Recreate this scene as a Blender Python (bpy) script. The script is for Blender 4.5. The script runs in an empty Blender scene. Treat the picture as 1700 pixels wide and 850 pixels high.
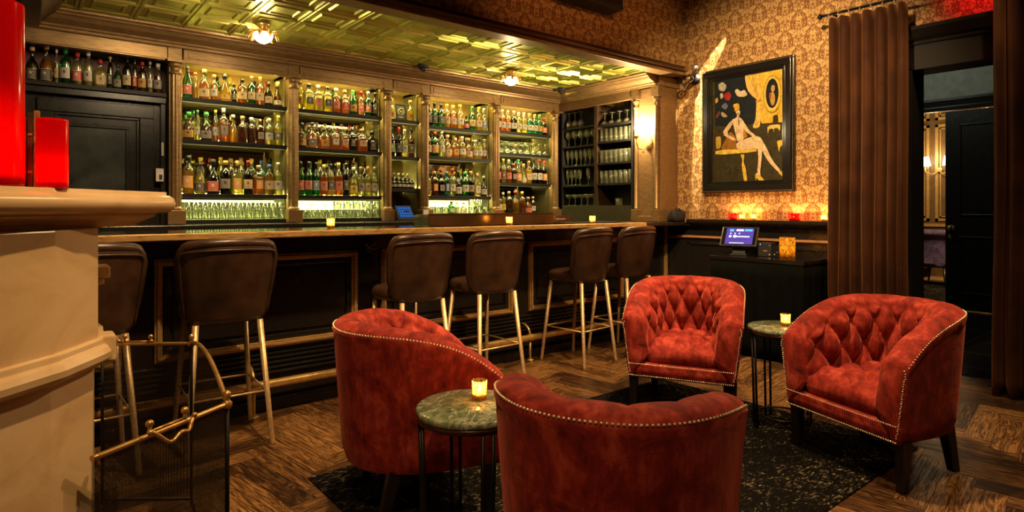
import bpy, math, random
from math import sin, cos, pi, radians, sqrt, atan2
from mathutils import Vector, Matrix

SC = bpy.context.scene
COL = SC.collection

# ------------------------------------------------------------------ camera
cam_d = bpy.data.cameras.new('camera'); cam = bpy.data.objects.new('camera', cam_d); COL.objects.link(cam)
cam.location = (0, 0, 1.22)
cam.rotation_euler = (radians(90), 0, radians(-38.92))
cam_d.sensor_width = 36; cam_d.lens = 36 * 1008.8 / 1700
cam_d.shift_y = -(425 - 344.3) / 1700
cam_d.clip_start = 0.05; cam_d.clip_end = 60
SC.camera = cam
# ------------------------------------------------------------------ view, world
SC.view_settings.view_transform = 'Standard'; SC.view_settings.look = 'None'
SC.view_settings.gamma = 1.0; SC.view_settings.exposure = 0.42
SC.view_settings.use_curve_mapping = False
cy = SC.cycles
cy.use_denoising = True
cy.max_bounces = 8; cy.diffuse_bounces = 3; cy.glossy_bounces = 4
cy.transmission_bounces = 6; cy.transparent_max_bounces = 40
cy.caustics_reflective = False; cy.caustics_refractive = False
cy.sample_clamp_indirect = 4.0
W = bpy.data.worlds.new('world'); SC.world = W; W.use_nodes = True
W.node_tree.nodes['Background'].inputs[0].default_value = (1.0, 0.72, 0.45, 1)
W.node_tree.nodes['Background'].inputs[1].default_value = 0.004
# ------------------------------------------------------------------ room lights
WARM = (1.0, 0.62, 0.30)
def spot(name, loc, target, power, angle, blend=0.6, color=WARM, size=0.05):
    d = bpy.data.lights.new(name, 'SPOT'); d.energy = power; d.spot_size = radians(angle); d.spot_blend = blend
    d.color = color; d.shadow_soft_size = size
    o = bpy.data.objects.new(name, d); COL.objects.link(o); o.location = loc
    o.rotation_euler = (Vector(target) - Vector(loc)).to_track_quat('-Z', 'Y').to_euler()
    return o
def area(name, loc, target, power, size, color=WARM):
    d = bpy.data.lights.new(name, 'AREA'); d.energy = power; d.size = size; d.color = color
    o = bpy.data.objects.new(name, d); COL.objects.link(o); o.location = loc
    o.rotation_euler = (Vector(target) - Vector(loc)).to_track_quat('-Z', 'Y').to_euler()
    return o
def point(name, loc, power, size, color=WARM, parent=None):
    d = bpy.data.lights.new(name, 'POINT'); d.energy = power; d.shadow_soft_size = size; d.color = color
    o = bpy.data.objects.new(name, d); COL.objects.link(o); o.location = loc; o.parent = parent
    return o
spot('overhead_spot', (2.5, 1.5, 3.25), (2.8, 1.75, 0.3), 300, 75, 0.7, WARM, 0.05)     # over the armchairs
spot('overhead_spot', (1.2, 0.6, 3.25), (2.9, 1.9, 0.5), 110, 70, 0.7, WARM, 0.04)
spot('overhead_spot', (3.6, 2.3, 3.25), (1.4, 2.1, 0.4), 170, 62, 0.7, WARM, 0.04)      # rakes the left chair and the floor
spot('overhead_spot', (2.6, 1.6, 3.25), (5.1, 2.7, 1.75), 470, 62, 0.8, (1.0, 0.66, 0.33), 0.08)   # painting wall
spot('overhead_spot', (.85, .78, 3.2), (0.05, 1.6, 0.6), 125, 46, 0.5, (1.0, 0.60, 0.25), 0.03)   # marble mantel
spot('overhead_spot', (1.0, 2.2, 3.3), (1.0, 3.6, 0.4), 270, 80, 0.8, WARM, 0.05)        # stools, bar front
spot('overhead_spot', (3.4, 2.2, 3.3), (3.5, 3.6, 0.3), 270, 75, 0.8, WARM, 0.05)
spot('overhead_spot', (4.3, 0.4, 3.3), (3.6, 1.0, 0.0), 90, 70, 0.7, WARM, 0.05)        # floor by the doorway
spot('overhead_spot', (4.5, 0.85, 3.3), (4.93, 1.92, 1.1), 75, 50, 0.8, WARM, 0.03)       # curtain, raking
spot('overhead_spot', (-.1, 0.1, 3.25), (1.25, 1.95, 0.5), 110, 44, 0.6, WARM, 0.05)      # added fill on the left chair, from the hearth side
spot('overhead_spot', (2.9, -.3, 3.25), (1.7, .9, 0.4), 55, 45, 0.6, WARM, 0.05)  # added fill on the nearest chair's right side
spot('fascia_fill', (2.8, 1.4, 3.2), (3.6, 3.6, 3.0), 40, 60, 1.0, (1.0, 0.36, 0.13), 0.1)  # added fill that lifts the wallpaper above the bar, no lamp there
spot('wall_streak_spot', (4.98, 3.40, 3.27), (5.1, 3.44, 2.0), 2200, 7, 0.4, (1.0, 0.78, 0.50), 0.006)
spot('wall_streak_spot', (4.98, 2.78, 3.27), (5.1, 3.36, 2.52), 700, 8.5, 0.4, (1.0, 0.78, 0.50), 0.006)
spot('exit_glow', (4.84, 1.16, 2.98), (5.1, 1.16, 2.72), 15, 95, 1.0, (1.0, 0.02, 0.03), 0.05)
area('bar_canopy_fill', (.75, 3.75, 2.44), (.6, 5.2, 2.0), 11, 0.4, (1.0, 0.74, 0.42))  # added fill for the dark door and its bottle shelf, no fixture
area('bar_canopy_fill', (2.9, 3.75, 2.44), (2.9, 5.2, 2.2), 5, 0.5, (1.0, 0.72, 0.38))  # unseen fill added to brighten the cornice and bottle bays
# ================================================================== mesh helper
class MB:
    def __init__(s): s.v = []; s.f = []; s.m = []; s.s = []; s.uv = {}; s.fc = {}
    def face(s, idx, mat=0, smooth=False, uv=None):
        s.f.append(tuple(idx)); s.m.append(mat); s.s.append(smooth)
        if uv: s.uv[len(s.f) - 1] = uv
    def add(s, pts):
        n = len(s.v); s.v += [tuple(p) for p in pts]; return n
    def box(s, x0, x1, y0, y1, z0, z1, mat=0):
        n = s.add([(x0,y0,z0),(x1,y0,z0),(x1,y1,z0),(x0,y1,z0),(x0,y0,z1),(x1,y0,z1),(x1,y1,z1),(x0,y1,z1)])
        for q in ((0,3,2,1),(4,5,6,7),(0,1,5,4),(1,2,6,5),(2,3,7,6),(3,0,4,7)): s.face([n+i for i in q], mat)
        return s
    def grid(s, nu, nv, fn, mat=0, smooth=True, closeu=False, closev=False, flip=False, uvs=False):
        n = len(s.v)
        for j in range(nv):
            for i in range(nu): s.v.append(tuple(fn(i, j)))
        for j in range(nv if closev else nv - 1):
            for i in range(nu if closeu else nu - 1):
                a = n + j*nu + i; b = n + j*nu + (i+1) % nu; c = n + ((j+1) % nv)*nu + (i+1) % nu; d = n + ((j+1) % nv)*nu + i
                q = (a, d, c, b) if flip else (a, b, c, d)
                s.face(q, mat, smooth)
        return n
    def lathe(s, prof, seg=16, c=(0,0,0), mat=0, sq=0, caps=True, sx=1, sy=1, smooth=True):
        """prof: list of (r, z); sq > 0 squares the section"""
        def f(i, j):
            a = 2*pi*i/seg; ca, sa = cos(a), sin(a)
            if sq:
                e = 2.0 + sq; k = (abs(ca)**e + abs(sa)**e) ** (-1/e)
            else: k = 1
            r, z = prof[j]
            return (c[0] + r*k*ca*sx, c[1] + r*k*sa*sy, c[2] + z)
        n = s.grid(seg, len(prof), f, mat, smooth, closeu=True)
        if caps:
            if prof[0][0] > 1e-5: s.face([n + i for i in range(seg)][::-1], mat, False)
            if prof[-1][0] > 1e-5: s.face([n + (len(prof)-1)*seg + i for i in range(seg)], mat, False)
        return s
    def tube(s, pts, r, seg=8, mat=0, closed=False, caps=True):
        pts = [Vector(p) for p in pts]; N = len(pts)
        rr = r if isinstance(r, (list, tuple)) else [r]*N
        up = None; base = len(s.v)
        for i, p in enumerate(pts):
            if closed: t = pts[(i+1) % N] - pts[i-1]
            else: t = pts[min(i+1, N-1)] - pts[max(i-1, 0)]
            t.normalize()
            if up is None:
                up = Vector((0,0,1)) if abs(t.z) < .9 else Vector((1,0,0))
            a = (up - t*up.dot(t)); 
            if a.length < 1e-6: a = t.orthogonal()
            a.normalize(); b = t.cross(a); up = a
            for k in range(seg):
                q = p + (a*cos(2*pi*k/seg) + b*sin(2*pi*k/seg))*rr[i]
                s.v.append(tuple(q))
        for i in range(N if closed else N-1):
            for k in range(seg):
                a0 = base + i*seg + k; a1 = base + i*seg + (k+1) % seg
                b0 = base + ((i+1) % N)*seg + k; b1 = base + ((i+1) % N)*seg + (k+1) % seg
                s.face((a0, a1, b1, b0), mat, True)
        if caps and not closed:
            s.face([base + k for k in range(seg)][::-1], mat); s.face([base + (N-1)*seg + k for k in range(seg)], mat)
        return s
    def cyl(s, p0, p1, r0, r1=None, seg=12, mat=0):
        return s.tube([p0, p1], [r0, r0 if r1 is None else r1], seg, mat)
    def ball(s, c, r, seg=10, rings=6, mat=0, sz=1.0):
        def f(i, j):
            a = 2*pi*i/seg; b = -pi/2 + pi*j/(rings-1)
            return (c[0]+r*cos(b)*cos(a), c[1]+r*cos(b)*sin(a), c[2]+r*sz*sin(b))
        s.grid(seg, rings, f, mat, True, closeu=True); return s
    def prism(s, poly, z0, z1, mat=0, smooth=False):
        n = len(poly); a = s.add([(x,y,z0) for x,y in poly]); b = s.add([(x,y,z1) for x,y in poly])
        s.face([a+i for i in range(n)][::-1], mat); s.face([b+i for i in range(n)], mat)
        for i in range(n): s.face((a+i, a+(i+1) % n, b+(i+1) % n, b+i), mat, smooth)
        return s
    def extrude_x(s, poly, x0, x1, mat=0):
        """poly of (y, z) swept along x"""
        n = len(poly); a = s.add([(x0,y,z) for y,z in poly]); b = s.add([(x1,y,z) for y,z in poly])
        s.face([a+i for i in range(n)], mat); s.face([b+i for i in range(n)][::-1], mat)
        for i in range(n): s.face((a+i, b+i, b+(i+1) % n, a+(i+1) % n), mat)
        return s
    def extrude_y(s, poly, y0, y1, mat=0):
        n = len(poly); a = s.add([(x,y0,z) for x,z in poly]); b = s.add([(x,y1,z) for x,z in poly])
        s.face([a+i for i in range(n)][::-1], mat); s.face([b+i for i in range(n)], mat)
        for i in range(n): s.face((a+i, a+(i+1) % n, b+(i+1) % n, b+i), mat)
        return s
    def pad(s, hx, hy, z0, z1, n=5, r=.03, c=(0,0), seg=40, dome=.0, mat=0):
        """rounded cushion slab"""
        prof = []
        for k in range(5):
            a = -pi/2 + pi/2*k/4; prof.append((1 - (r/min(hx,hy))*(1-cos(a)), z0 + r*(1+sin(a))))
        for k in range(5):
            a = pi/2*k/4; prof.append((1 - (r/min(hx,hy))*(1-cos(a)), z1 - r*(1-sin(a))))
        for q in (.75, .5, .25, .02): prof.append((q*prof[9][0], z1 + dome*(1-q*q)))
        def f(i, j):
            a = 2*pi*i/seg; ca, sa = cos(a), sin(a); k = (abs(ca)**n + abs(sa)**n) ** (-1/n)
            q, z = prof[j]
            return (c[0]+hx*k*ca*q, c[1]+hy*k*sa*q, z)
        m = s.grid(seg, len(prof), f, mat, True, closeu=True)
        s.face([m+i for i in range(seg)][::-1], mat); s.face([m+(len(prof)-1)*seg+i for i in range(seg)], mat)
        return s
    def build(s, name, mats, parent=None, world=True, recalc=True):
        me = bpy.data.meshes.new(name)
        vs = s.v
        if parent is not None and world:
            M = (Matrix.Translation(parent.location) @ parent.rotation_euler.to_matrix().to_4x4())
            if parent.parent is not None: M = WORLD.get(parent.name, M)
            Mi = M.inverted(); vs = [tuple(Mi @ Vector(p)) for p in s.v]
        me.from_pydata(vs, [], s.f)
        if not isinstance(mats, (list, tuple)): mats = [mats]
        for m in mats: me.materials.append(m)
        me.polygons.foreach_set('material_index', s.m); me.polygons.foreach_set('use_smooth', s.s)
        if s.uv:
            ul = me.uv_layers.new(name='UVMap')
            for p in me.polygons:
                if p.index in s.uv:
                    for li, uv in zip(p.loop_indices, s.uv[p.index]): ul.data[li].uv = uv
        if s.fc:
            at = me.attributes.new('tone', 'FLOAT', 'FACE')
            at.data.foreach_set('value', [s.fc.get(i, .5) for i in range(len(me.polygons))])
        if recalc:
            import bmesh
            bm = bmesh.new(); bm.from_mesh(me); bmesh.ops.recalc_face_normals(bm, faces=bm.faces[:]); bm.to_mesh(me); bm.free()
        me.update()
        o = bpy.data.objects.new(name, me); COL.objects.link(o)
        if parent is not None:
            o.parent = parent
            WORLD[o.name] = WORLD.get(parent.name) or (Matrix.Translation(parent.location) @ parent.rotation_euler.to_matrix().to_4x4())
        return o
WORLD = {}
def bevel(o, w=.004, seg=2, ang=40):
    m = o.modifiers.new('bevel', 'BEVEL'); m.width = w; m.segments = seg; m.limit_method = 'ANGLE'; m.angle_limit = radians(ang)
    return o
def tag(o, label, cat, group=None):
    o['label'] = label; o['category'] = cat
    if group: o['group'] = group
    return o
def struct(o):
    o['kind'] = 'structure'; return o
def thing(name, label, cat, loc=(0,0,0), rz=0, group=None):
    o = bpy.data.objects.new(name, None); COL.objects.link(o); o.empty_display_size = .05
    o.location = loc; o.rotation_euler = (0, 0, rz)
    return tag(o, label, cat, group)
def dup(root, loc, rz, label, group=None):
    r = root.copy(); COL.objects.link(r); r.location = loc; r.rotation_euler = (0, 0, rz); r['label'] = label
    if group: r['group'] = group
    for ch in list(root.children):
        c = ch.copy(); COL.objects.link(c); c.parent = r
        for g in list(ch.children):
            d = g.copy(); COL.objects.link(d); d.parent = c
    return r
ORD = ['zeroth','first','second','third','fourth','fifth','sixth','seventh','eighth','ninth','tenth','eleventh','twelfth','thirteenth','fourteenth','fifteenth','sixteenth','seventeenth','eighteenth','nineteenth','twentieth']

# ================================================================== node helper
class X:
    """expression over shader sockets"""
    def __init__(s, nt, k): s.nt = nt; s.k = k
    def _op(s, op, *o):
        n = s.nt.nodes.new('ShaderNodeMath'); n.operation = op
        for i, a in enumerate((s,) + o):
            if isinstance(a, X): s.nt.links.new(a.k, n.inputs[i])
            else: n.inputs[i].default_value = a
        return X(s.nt, n.outputs[0])
    def __add__(s, o): return s._op('ADD', o)
    def __sub__(s, o): return s._op('SUBTRACT', o)
    def __mul__(s, o): return s._op('MULTIPLY', o)
    def __truediv__(s, o): return s._op('DIVIDE', o)
    def fract(s): return s._op('FRACT')
    def abs(s): return s._op('ABSOLUTE')
    def lt(s, o): return s._op('LESS_THAN', o)
    def gt(s, o): return s._op('GREATER_THAN', o)
    def min(s, o): return s._op('MINIMUM', o)
    def max(s, o): return s._op('MAXIMUM', o)
    def sin(s): return s._op('SINE')
    def pow(s, o): return s._op('POWER', o)
    def step(s, a, b):
        n = s.nt.nodes.new('ShaderNodeMapRange'); n.interpolation_type = 'SMOOTHSTEP'
        s.nt.links.new(s.k, n.inputs[0]); n.inputs[1].default_value = a; n.inputs[2].default_value = b
        return X(s.nt, n.outputs[0])
class M:
    def __init__(s, name):
        s.mat = bpy.data.materials.new(name); s.mat.use_nodes = True; s.nt = s.mat.node_tree
        s.nt.nodes.clear(); s.out = s.nt.nodes.new('ShaderNodeOutputMaterial')
    def n(s, t, **kw):
        x = s.nt.nodes.new('ShaderNode' + t)
        for k, v in kw.items(): setattr(x, k, v)
        return x
    def link(s, a, b):
        s.nt.links.new(a.k if isinstance(a, X) else a, b)
    def pr(s, col=(.5,.5,.5), rough=.5, metal=0, **kw):
        p = s.n('BsdfPrincipled'); s.p = p
        s.setc(p.inputs['Base Color'], col); p.inputs['Roughness'].default_value = rough; p.inputs['Metallic'].default_value = metal
        for k, v in kw.items():
            i = p.inputs[k.replace('_', ' ')]
            if hasattr(i.default_value, '__len__') and len(v) == 3: i.default_value = (*v, 1)
            else: i.default_value = v
        s.link(p.outputs[0], s.out.inputs[0]); return s
    def setc(s, i, c): i.default_value = (*c, 1)
    def obj(s): return s.n('TexCoord').outputs['Object']
    def uv(s): return s.n('TexCoord').outputs['UV']
    def map(s, k, sc=(1,1,1), rot=(0,0,0), loc=(0,0,0)):
        m = s.n('Mapping'); s.link(k, m.inputs[0]); m.inputs['Scale'].default_value = sc; m.inputs['Rotation'].default_value = rot; m.inputs['Location'].default_value = loc
        return m.outputs[0]
    def noise(s, k, scale=5, det=4, rough=.5, dist=0):
        t = s.n('TexNoise'); s.link(k, t.inputs['Vector']); t.inputs['Scale'].default_value = scale; t.inputs['Detail'].default_value = det
        t.inputs['Roughness'].default_value = rough; t.inputs['Distortion'].default_value = dist
        return X(s.nt, t.outputs[0])
    def ramp(s, k, stops):
        r = s.n('ValToRGB'); s.link(k, r.inputs[0]); e = r.color_ramp.elements
        while len(e) < len(stops): e.new(.5)
        for q, (p, c) in zip(e, stops): q.position = p; q.color = (*c, 1)
        return r.outputs[0]
    def mix(s, f, a, b):
        m = s.n('Mix', data_type='RGBA'); 
        if isinstance(f, (int, float)): m.inputs[0].default_value = f
        else: s.link(f, m.inputs[0])
        for i, c in ((6, a), (7, b)):
            if isinstance(c, tuple): m.inputs[i].default_value = (*c, 1)
            else: s.link(c, m.inputs[i])
        return m.outputs[2]
    def col(s, k): s.link(k, s.p.inputs['Base Color']); return s
    def rough(s, k): s.link(k, s.p.inputs['Roughness']); return s
    def bump(s, k, st=.3, d=.01):
        b = s.n('Bump'); b.inputs['Strength'].default_value = st; b.inputs['Distance'].default_value = d
        s.link(k, b.inputs['Height']); s.link(b.outputs[0], s.p.inputs['Normal']); return s

# ================================================================== materials
def simple(name, col, rough=.5, metal=0, var=.15, scale=12, **kw):
    m = M(name).pr(col, rough, metal, **kw)
    d = tuple(c*(1-var) for c in col); l = tuple(min(1, c*(1+var)) for c in col)
    m.col(m.ramp(m.noise(m.obj(), scale, 3), [(.35, d), (.65, l)]))
    return m.mat
def painted_gold(name, col):
    m = M(name).pr(col, .36, .5)
    nz = m.noise(m.map(m.obj(), (3, 3, 14)), 6, 5)
    m.col(m.ramp(nz, [(.3, tuple(c*.72 for c in col)), (.7, tuple(c*1.15 for c in col))])); m.bump(nz, .06, .004)
    return m.mat
GOLD = painted_gold('bronze_gold_paint', (.26, .158, .064))
GOLDTRIM = painted_gold('aged_gilt', (.56, .36, .13))
BRASS = simple('brass', (.74, .50, .16), .30, .75, .12, 30)
BRASSLEG = simple('satin_brass', (.62, .44, .22), .38, .55, .15, 40)
BLACKP = M('black_gloss_paint').pr((.012, .010, .008), .28, 0, Specular_IOR_Level=.45)
_n = BLACKP.noise(BLACKP.obj(), 30, 6); BLACKP.rough(BLACKP.ramp(_n, [(.3, (.26,)*3), (.7, (.32,)*3)])); BLACKP.bump(_n, .012, .002); BLACKP = BLACKP.mat
BLACKM = simple('matt_black', (.010, .009, .008), .6)
DARKWOOD = simple('dark_stained_wood', (.030, .016, .008), .34, 0, .3, 20)
SHELFM = simple('black_shelf', (.012, .010, .008), .5, Specular_IOR_Level=.25)
LEATHER = M('dark_brown_leather').pr((.028, .013, .007), .36, 0, Specular_IOR_Level=.5)
_n = LEATHER.noise(LEATHER.obj(), 9, 5); LEATHER.col(LEATHER.ramp(_n, [(.35, (.026, .012, .006)), (.7, (.066, .032, .015))]))
_v = LEATHER.n('TexVoronoi'); LEATHER.link(LEATHER.obj(), _v.inputs['Vector']); _v.inputs['Scale'].default_value = 220; LEATHER.bump(_v.outputs['Distance'], .12, .002); LEATHER = LEATHER.mat
def velvet(name, dk, md, lt):
    m = M(name).pr(md, .78, 0, Sheen_Weight=.55, Sheen_Roughness=.35, Specular_IOR_Level=.2)
    m.setc(m.p.inputs['Sheen Tint'], tuple(min(1, c*2.0+.1) for c in lt))
    k = m.obj()
    a = m.noise(k, 8.5, 6, .66, .8); b = m.noise(m.map(k, (1, 1, .35)), 34, 4, .6)
    m.col(m.ramp(a*.64 + b*.36, [(.33, dk), (.5, md), (.68, lt)])); m.bump(a + b*.4, .30, .010)
    return m.mat
VELVET = velvet('crushed_red_velvet', (.050, .0035, .002), (.245, .019, .010), (.54, .085, .046))
PURPLE = velvet('purple_velvet', (.03, .02, .05), (.08, .06, .14), (.16, .12, .24))
def marble_cream():
    m = M('cream_marble').pr((.62, .50, .34), .26, 0, Specular_IOR_Level=.4)
    n = m.noise(m.map(m.obj(), (1, 1, 1.6)), 3.2, 8, .6, 1.5)
    m.col(m.ramp(n, [(.3, (.56, .39, .20)), (.5, (.68, .50, .28)), (.72, (.74, .57, .35))])); return m.mat
MARBLE = marble_cream()
def marble_green():
    m = M('green_marble').pr((.1, .14, .08), .07, 0)
    k = m.obj(); n = m.noise(k, 16, 8, .72, .5); v = (m.noise(m.map(k, (1, 2.2, 1), (0, 0, .6)), 3.2, 7, .62, .7) - .5).abs().step(.0, .016)
    c = m.ramp(n, [(.32, (.045, .070, .035)), (.5, (.13, .17, .09)), (.68, (.34, .37, .23))])
    m.col(m.mix(v, (.42, .44, .32), c)); return m.mat
GREENM = marble_green()
CURT = M('brown_velvet_curtain').pr((.085, .028, .008), .75, 0, Sheen_Weight=.5, Sheen_Roughness=.4, Specular_IOR_Level=.15); CURT.setc(CURT.p.inputs['Sheen Tint'], (.5, .22, .09)); CURT.col(CURT.ramp(CURT.noise(CURT.obj(), 4, 4), [(.35, (.024,.007,.002)), (.65, (.052,.017,.0045))])); CURT = CURT.mat
def wallpaper():
    m = M('damask_wallpaper').pr((.5, .3, .1), .62, 0, Specular_IOR_Level=.25)
    sx = m.n('SeparateXYZ'); m.link(m.uv(), sx.inputs[0])
    u = X(m.nt, sx.outputs[0]) / .235; v = X(m.nt, sx.outputs[1]) / .295
    ua = (u.fract() - .5).abs(); va = v.fract() - .5
    ub = ((u + .5).fract() - .5).abs(); vb = (v + .5).fract() - .5
    pick = (ua + va.abs()).lt(ub + vb.abs())
    uu = ub + (ua - ub)*pick; vv = vb + (va - vb)*pick
    c = m.n('CombineXYZ'); m.link(uu, c.inputs[0]); m.link(vv*1.25, c.inputs[1])
    nz = m.noise(c.outputs[0], 14, 2.2, .55, 1.2); nf = m.noise(c.outputs[0], 30, 2, .5, .8)
    w = ((vv + .30).max(0.0)*5.2).min(3.14159).sin().max(0.0).pow(.62)*.225*((vv*-1.0 + .62))*1.9   # pear-shaped medallion
    sd = uu - w
    inside = sd.lt(0.0)
    outline = sd.abs().lt(.026) * w.gt(.02)
    ring2 = (sd + .085).abs().lt(.016) * w.gt(.09)
    fil = nz.gt(.49) * (nf.gt(.40))
    fil2 = nz.gt(.522)
    mk = outline.max(ring2).max(inside*fil).max(fil2)
    wv = m.noise(m.map(m.uv(), (60, 400, 1)), 2, 2)
    base = m.ramp(wv, [(.3, (.50, .31, .115)), (.7, (.61, .395, .16))])
    fig = m.ramp(wv, [(.3, (.135, .052, .012)), (.7, (.19, .080, .021))])
    m.col(m.mix(mk*.92, base, fig)); m.bump(mk, .08, .002)
    return m.mat
WALLP = wallpaper()
def tin():
    m = M('pressed_tin').pr((.46, .47, .10), .34, .92)
    n = m.noise(m.obj(), 1.6, 3, .5, .2)
    m.col(m.ramp(n, [(.35, (.36, .37, .07)), (.65, (.56, .56, .14))]))
    return m.mat
TIN = tin()
def parquet():
    m = M('oak_parquet').pr((.15, .08, .03), .34, 0, Specular_IOR_Level=.45)
    t = m.n('Attribute', attribute_name='tone'); tone = X(m.nt, t.outputs['Fac'])
    k = m.map(m.uv(), (1.6, 26, 1)); n = m.noise(k, 3.0, 6, .62, .7)
    rings = (m.noise(m.map(m.uv(), (1.1, 9, 1)), 2.2, 3, .5, .8)*60).sin()
    g = n*.80 + rings*.10 + tone*.30 - .17
    c = m.ramp(g, [(.26, (.020, .008, .003)), (.44, (.115, .054, .016)), (.58, (.24, .122, .038)), (.78, (.42, .25, .09))])
    sx = m.n('SeparateXYZ'); m.link(m.uv(), sx.inputs[0]); 
    m.col(c); m.rough(m.ramp(n, [(.3, (.5,)*3), (.7, (.26,)*3)])); m.bump(n, .22, .004); return m.mat
PARQ = parquet()
def rugm():
    m = M('worn_black_rug').pr((.02, .018, .015), 1.0, 0, Specular_IOR_Level=.04)
    k = m.obj(); a = m.noise(k, 2.3, 4, .6, .6); b = m.noise(m.map(k, (1, 2.2, 1)), 42, 4, .72); 
    v = m.n('TexVoronoi'); m.link(m.map(k, (1, 1, 1)), v.inputs['Vector']); v.inputs['Scale'].default_value = 7; v.feature = 'DISTANCE_TO_EDGE'
    orn = X(m.nt, v.outputs[0]).step(.10, .02)
    g = b + a*.30 + orn*.06 - .15
    m.col(m.ramp(g, [(.53, (.004, .0035, .003)), (.60, (.014, .012, .008)), (.66, (.07, .06, .038)), (.76, (.34, .29, .19))])); m.bump(b, .5, .006); return m.mat
RUGM = rugm()
TILE = M('black_floor_tile').pr((.01, .01, .009), .15); 
_b = TILE.n('TexBrick'); _b.offset = 0; TILE.link(TILE.map(TILE.obj(), (1,1,1)), _b.inputs['Vector']); _b.inputs['Scale'].default_value = 1.6; _b.inputs['Brick Width'].default_value = .9; _b.inputs['Row Height'].default_value = .9; _b.inputs['Mortar Size'].default_value = .008
TILE.setc(_b.inputs['Color1'], (.010,.010,.009)); TILE.setc(_b.inputs['Color2'], (.016,.015,.013)); TILE.setc(_b.inputs['Mortar'], (.10,.09,.07)); TILE.col(_b.outputs[0]); TILE = TILE.mat
def glassm(name, tint, body=.0, bodycol=None, gloss=.06):
    """thin glass: tinted see-through, fresnel shine, a little body colour that catches light"""
    m = M(name)
    t = m.n('BsdfTransparent'); m.setc(t.inputs[0], tint)
    g = m.n('BsdfGlossy'); g.inputs['Roughness'].default_value = .06; m.setc(g.inputs[0], (1,1,1))
    lw = m.n('LayerWeight'); lw.inputs[0].default_value = .25 if name == 'glassware' else .38
    f = X(m.nt, lw.outputs['Fresnel'])*.8 + gloss
    mx = m.n('MixShader'); m.link(f, mx.inputs[0])
    if body > 0:
        d = m.n('BsdfDiffuse'); m.setc(d.inputs[0], bodycol or tint); tr = m.n('BsdfTranslucent'); m.setc(tr.inputs[0], bodycol or tint)
        m1 = m.n('MixShader'); m1.inputs[0].default_value = .7; m.link(d.outputs[0], m1.inputs[1]); m.link(tr.outputs[0], m1.inputs[2])
        m2 = m.n('MixShader'); m2.inputs[0].default_value = body; m.link(t.outputs[0], m2.inputs[1]); m.link(m1.outputs[0], m2.inputs[2])
        m.link(m2.outputs[0], mx.inputs[1])
    else: m.link(t.outputs[0], mx.inputs[1])
    m.link(g.outputs[0], mx.inputs[2]); m.link(mx.outputs[0], m.out.inputs[0]); return m.mat
G = {'clear': glassm('clear_glass', (.97, .97, .88), .02, (.9, .9, .5), .04),
     'green': glassm('green_glass', (.06, .34, .09), .22, (.02, .30, .06)),
     'dark': glassm('dark_glass', (.05, .04, .02), .5, (.015, .012, .006), .05),
     'brown': glassm('brown_glass', (.32, .13, .03), .3, (.20, .06, .01)),
     'blue': glassm('blue_glass', (.10, .45, .55), .35, (.03, .35, .45)),
     'jade': glassm('jade_glass', (.12, .45, .30), .3, (.03, .30, .16)),
     'ware': glassm('glassware', (.955, .965, .90), .13, (.92, .98, .62), .06)}
L = {'amber': glassm('amber_spirit', (.95, .42, .06), .62, (.95, .33, .02), .0),
     'gold': glassm('gold_spirit', (1.0, .72, .10), .60, (1.0, .62, .04), .0),
     'pale': glassm('pale_spirit', (.98, .96, .55), .42, (1.0, .95, .28), .0),
     'red': glassm('red_spirit', (.60, .05, .03), .5, (.50, .03, .02), .0),
     'orange': glassm('orange_spirit', (.90, .34, .05), .6, (.95, .32, .03), .0),
     'brown': glassm('brown_spirit', (.32, .10, .02), .45, (.22, .05, .01), .0),
     'yellow': glassm('yellow_spirit', (1.0, .92, .08), .62, (1.0, .86, .02), .0),
     'rose': glassm('rose_spirit', (.85, .45, .30), .4, (.8, .4, .25), .0)}
def paper(name, col, ink):
    m = M(name).pr(col, .65)
    k = m.uv(); sx = m.n('SeparateXYZ'); m.link(k, sx.inputs[0]); u = X(m.nt, sx.outputs[0]); v = X(m.nt, sx.outputs[1])
    row = (v*9).fract().lt(.55); nz = m.noise(m.map(k, (14, 9, 1)), 2.2, 1).gt(.50)
    inner = (u - .5).abs().lt(.36) * (v - .5).abs().lt(.40)
    em = ((u-.5)*(u-.5)*1.6 + (v-.60)*(v-.60)).lt(.022)
    bord = (v - .5).abs().gt(.455)
    m.col(m.mix((row*nz*inner).max(em).max(bord), col, ink)); return m.mat
PAPER = {'cream': paper('cream_label', (.60, .46, .26), (.20, .10, .04)), 'white': paper('white_label', (.62, .57, .45), (.12, .09, .07)),
         'red': paper('red_label', (.52, .03, .02), (.75, .62, .42)), 'gold': paper('gold_label', (.55, .32, .06), (.12, .05, .01)),
         'black': paper('black_label', (.012, .011, .010), (.55, .48, .34)), 'grey': paper('grey_label', (.33, .28, .21), (.06, .04, .03)),
         'orange': paper('orange_label', (.70, .27, .03), (.70, .60, .40)), 'blue': paper('blue_label', (.10, .16, .34), (.70, .66, .5)),
         'pink': paper('pink_label', (.60, .22, .13), (.30, .05, .03)), 'green': paper('green_label', (.05, .22, .06), (.66, .60, .4)),
         'yellow': paper('yellow_label', (.72, .52, .06), (.10, .06, .02))}
CAPM = {c: simple(c + '_cap', v, .4) for c, v in dict(black=(.012,.012,.012), red=(.42,.02,.02), gold=(.60,.38,.10), white=(.72,.68,.58), cork=(.45,.26,.10), yellow=(.75,.62,.06), orange=(.75,.22,.03), silver=(.5,.48,.42), green=(.05,.28,.07), blue=(.06,.14,.35)).items()}
def emit(name, col, st):
    m = M(name); e = m.n('Emission'); m.setc(e.inputs[0], col); e.inputs[1].default_value = st; m.link(e.outputs[0], m.out.inputs[0]); return m.mat
LEDTOP = emit('led_strip_light', (1.0, .84, .22), 60)
LEDLOW = emit('led_strip_glow', (1.0, .93, .34), 42)
LEDBACK = emit('led_back_strip', (1.0, .86, .22), 260)
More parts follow.
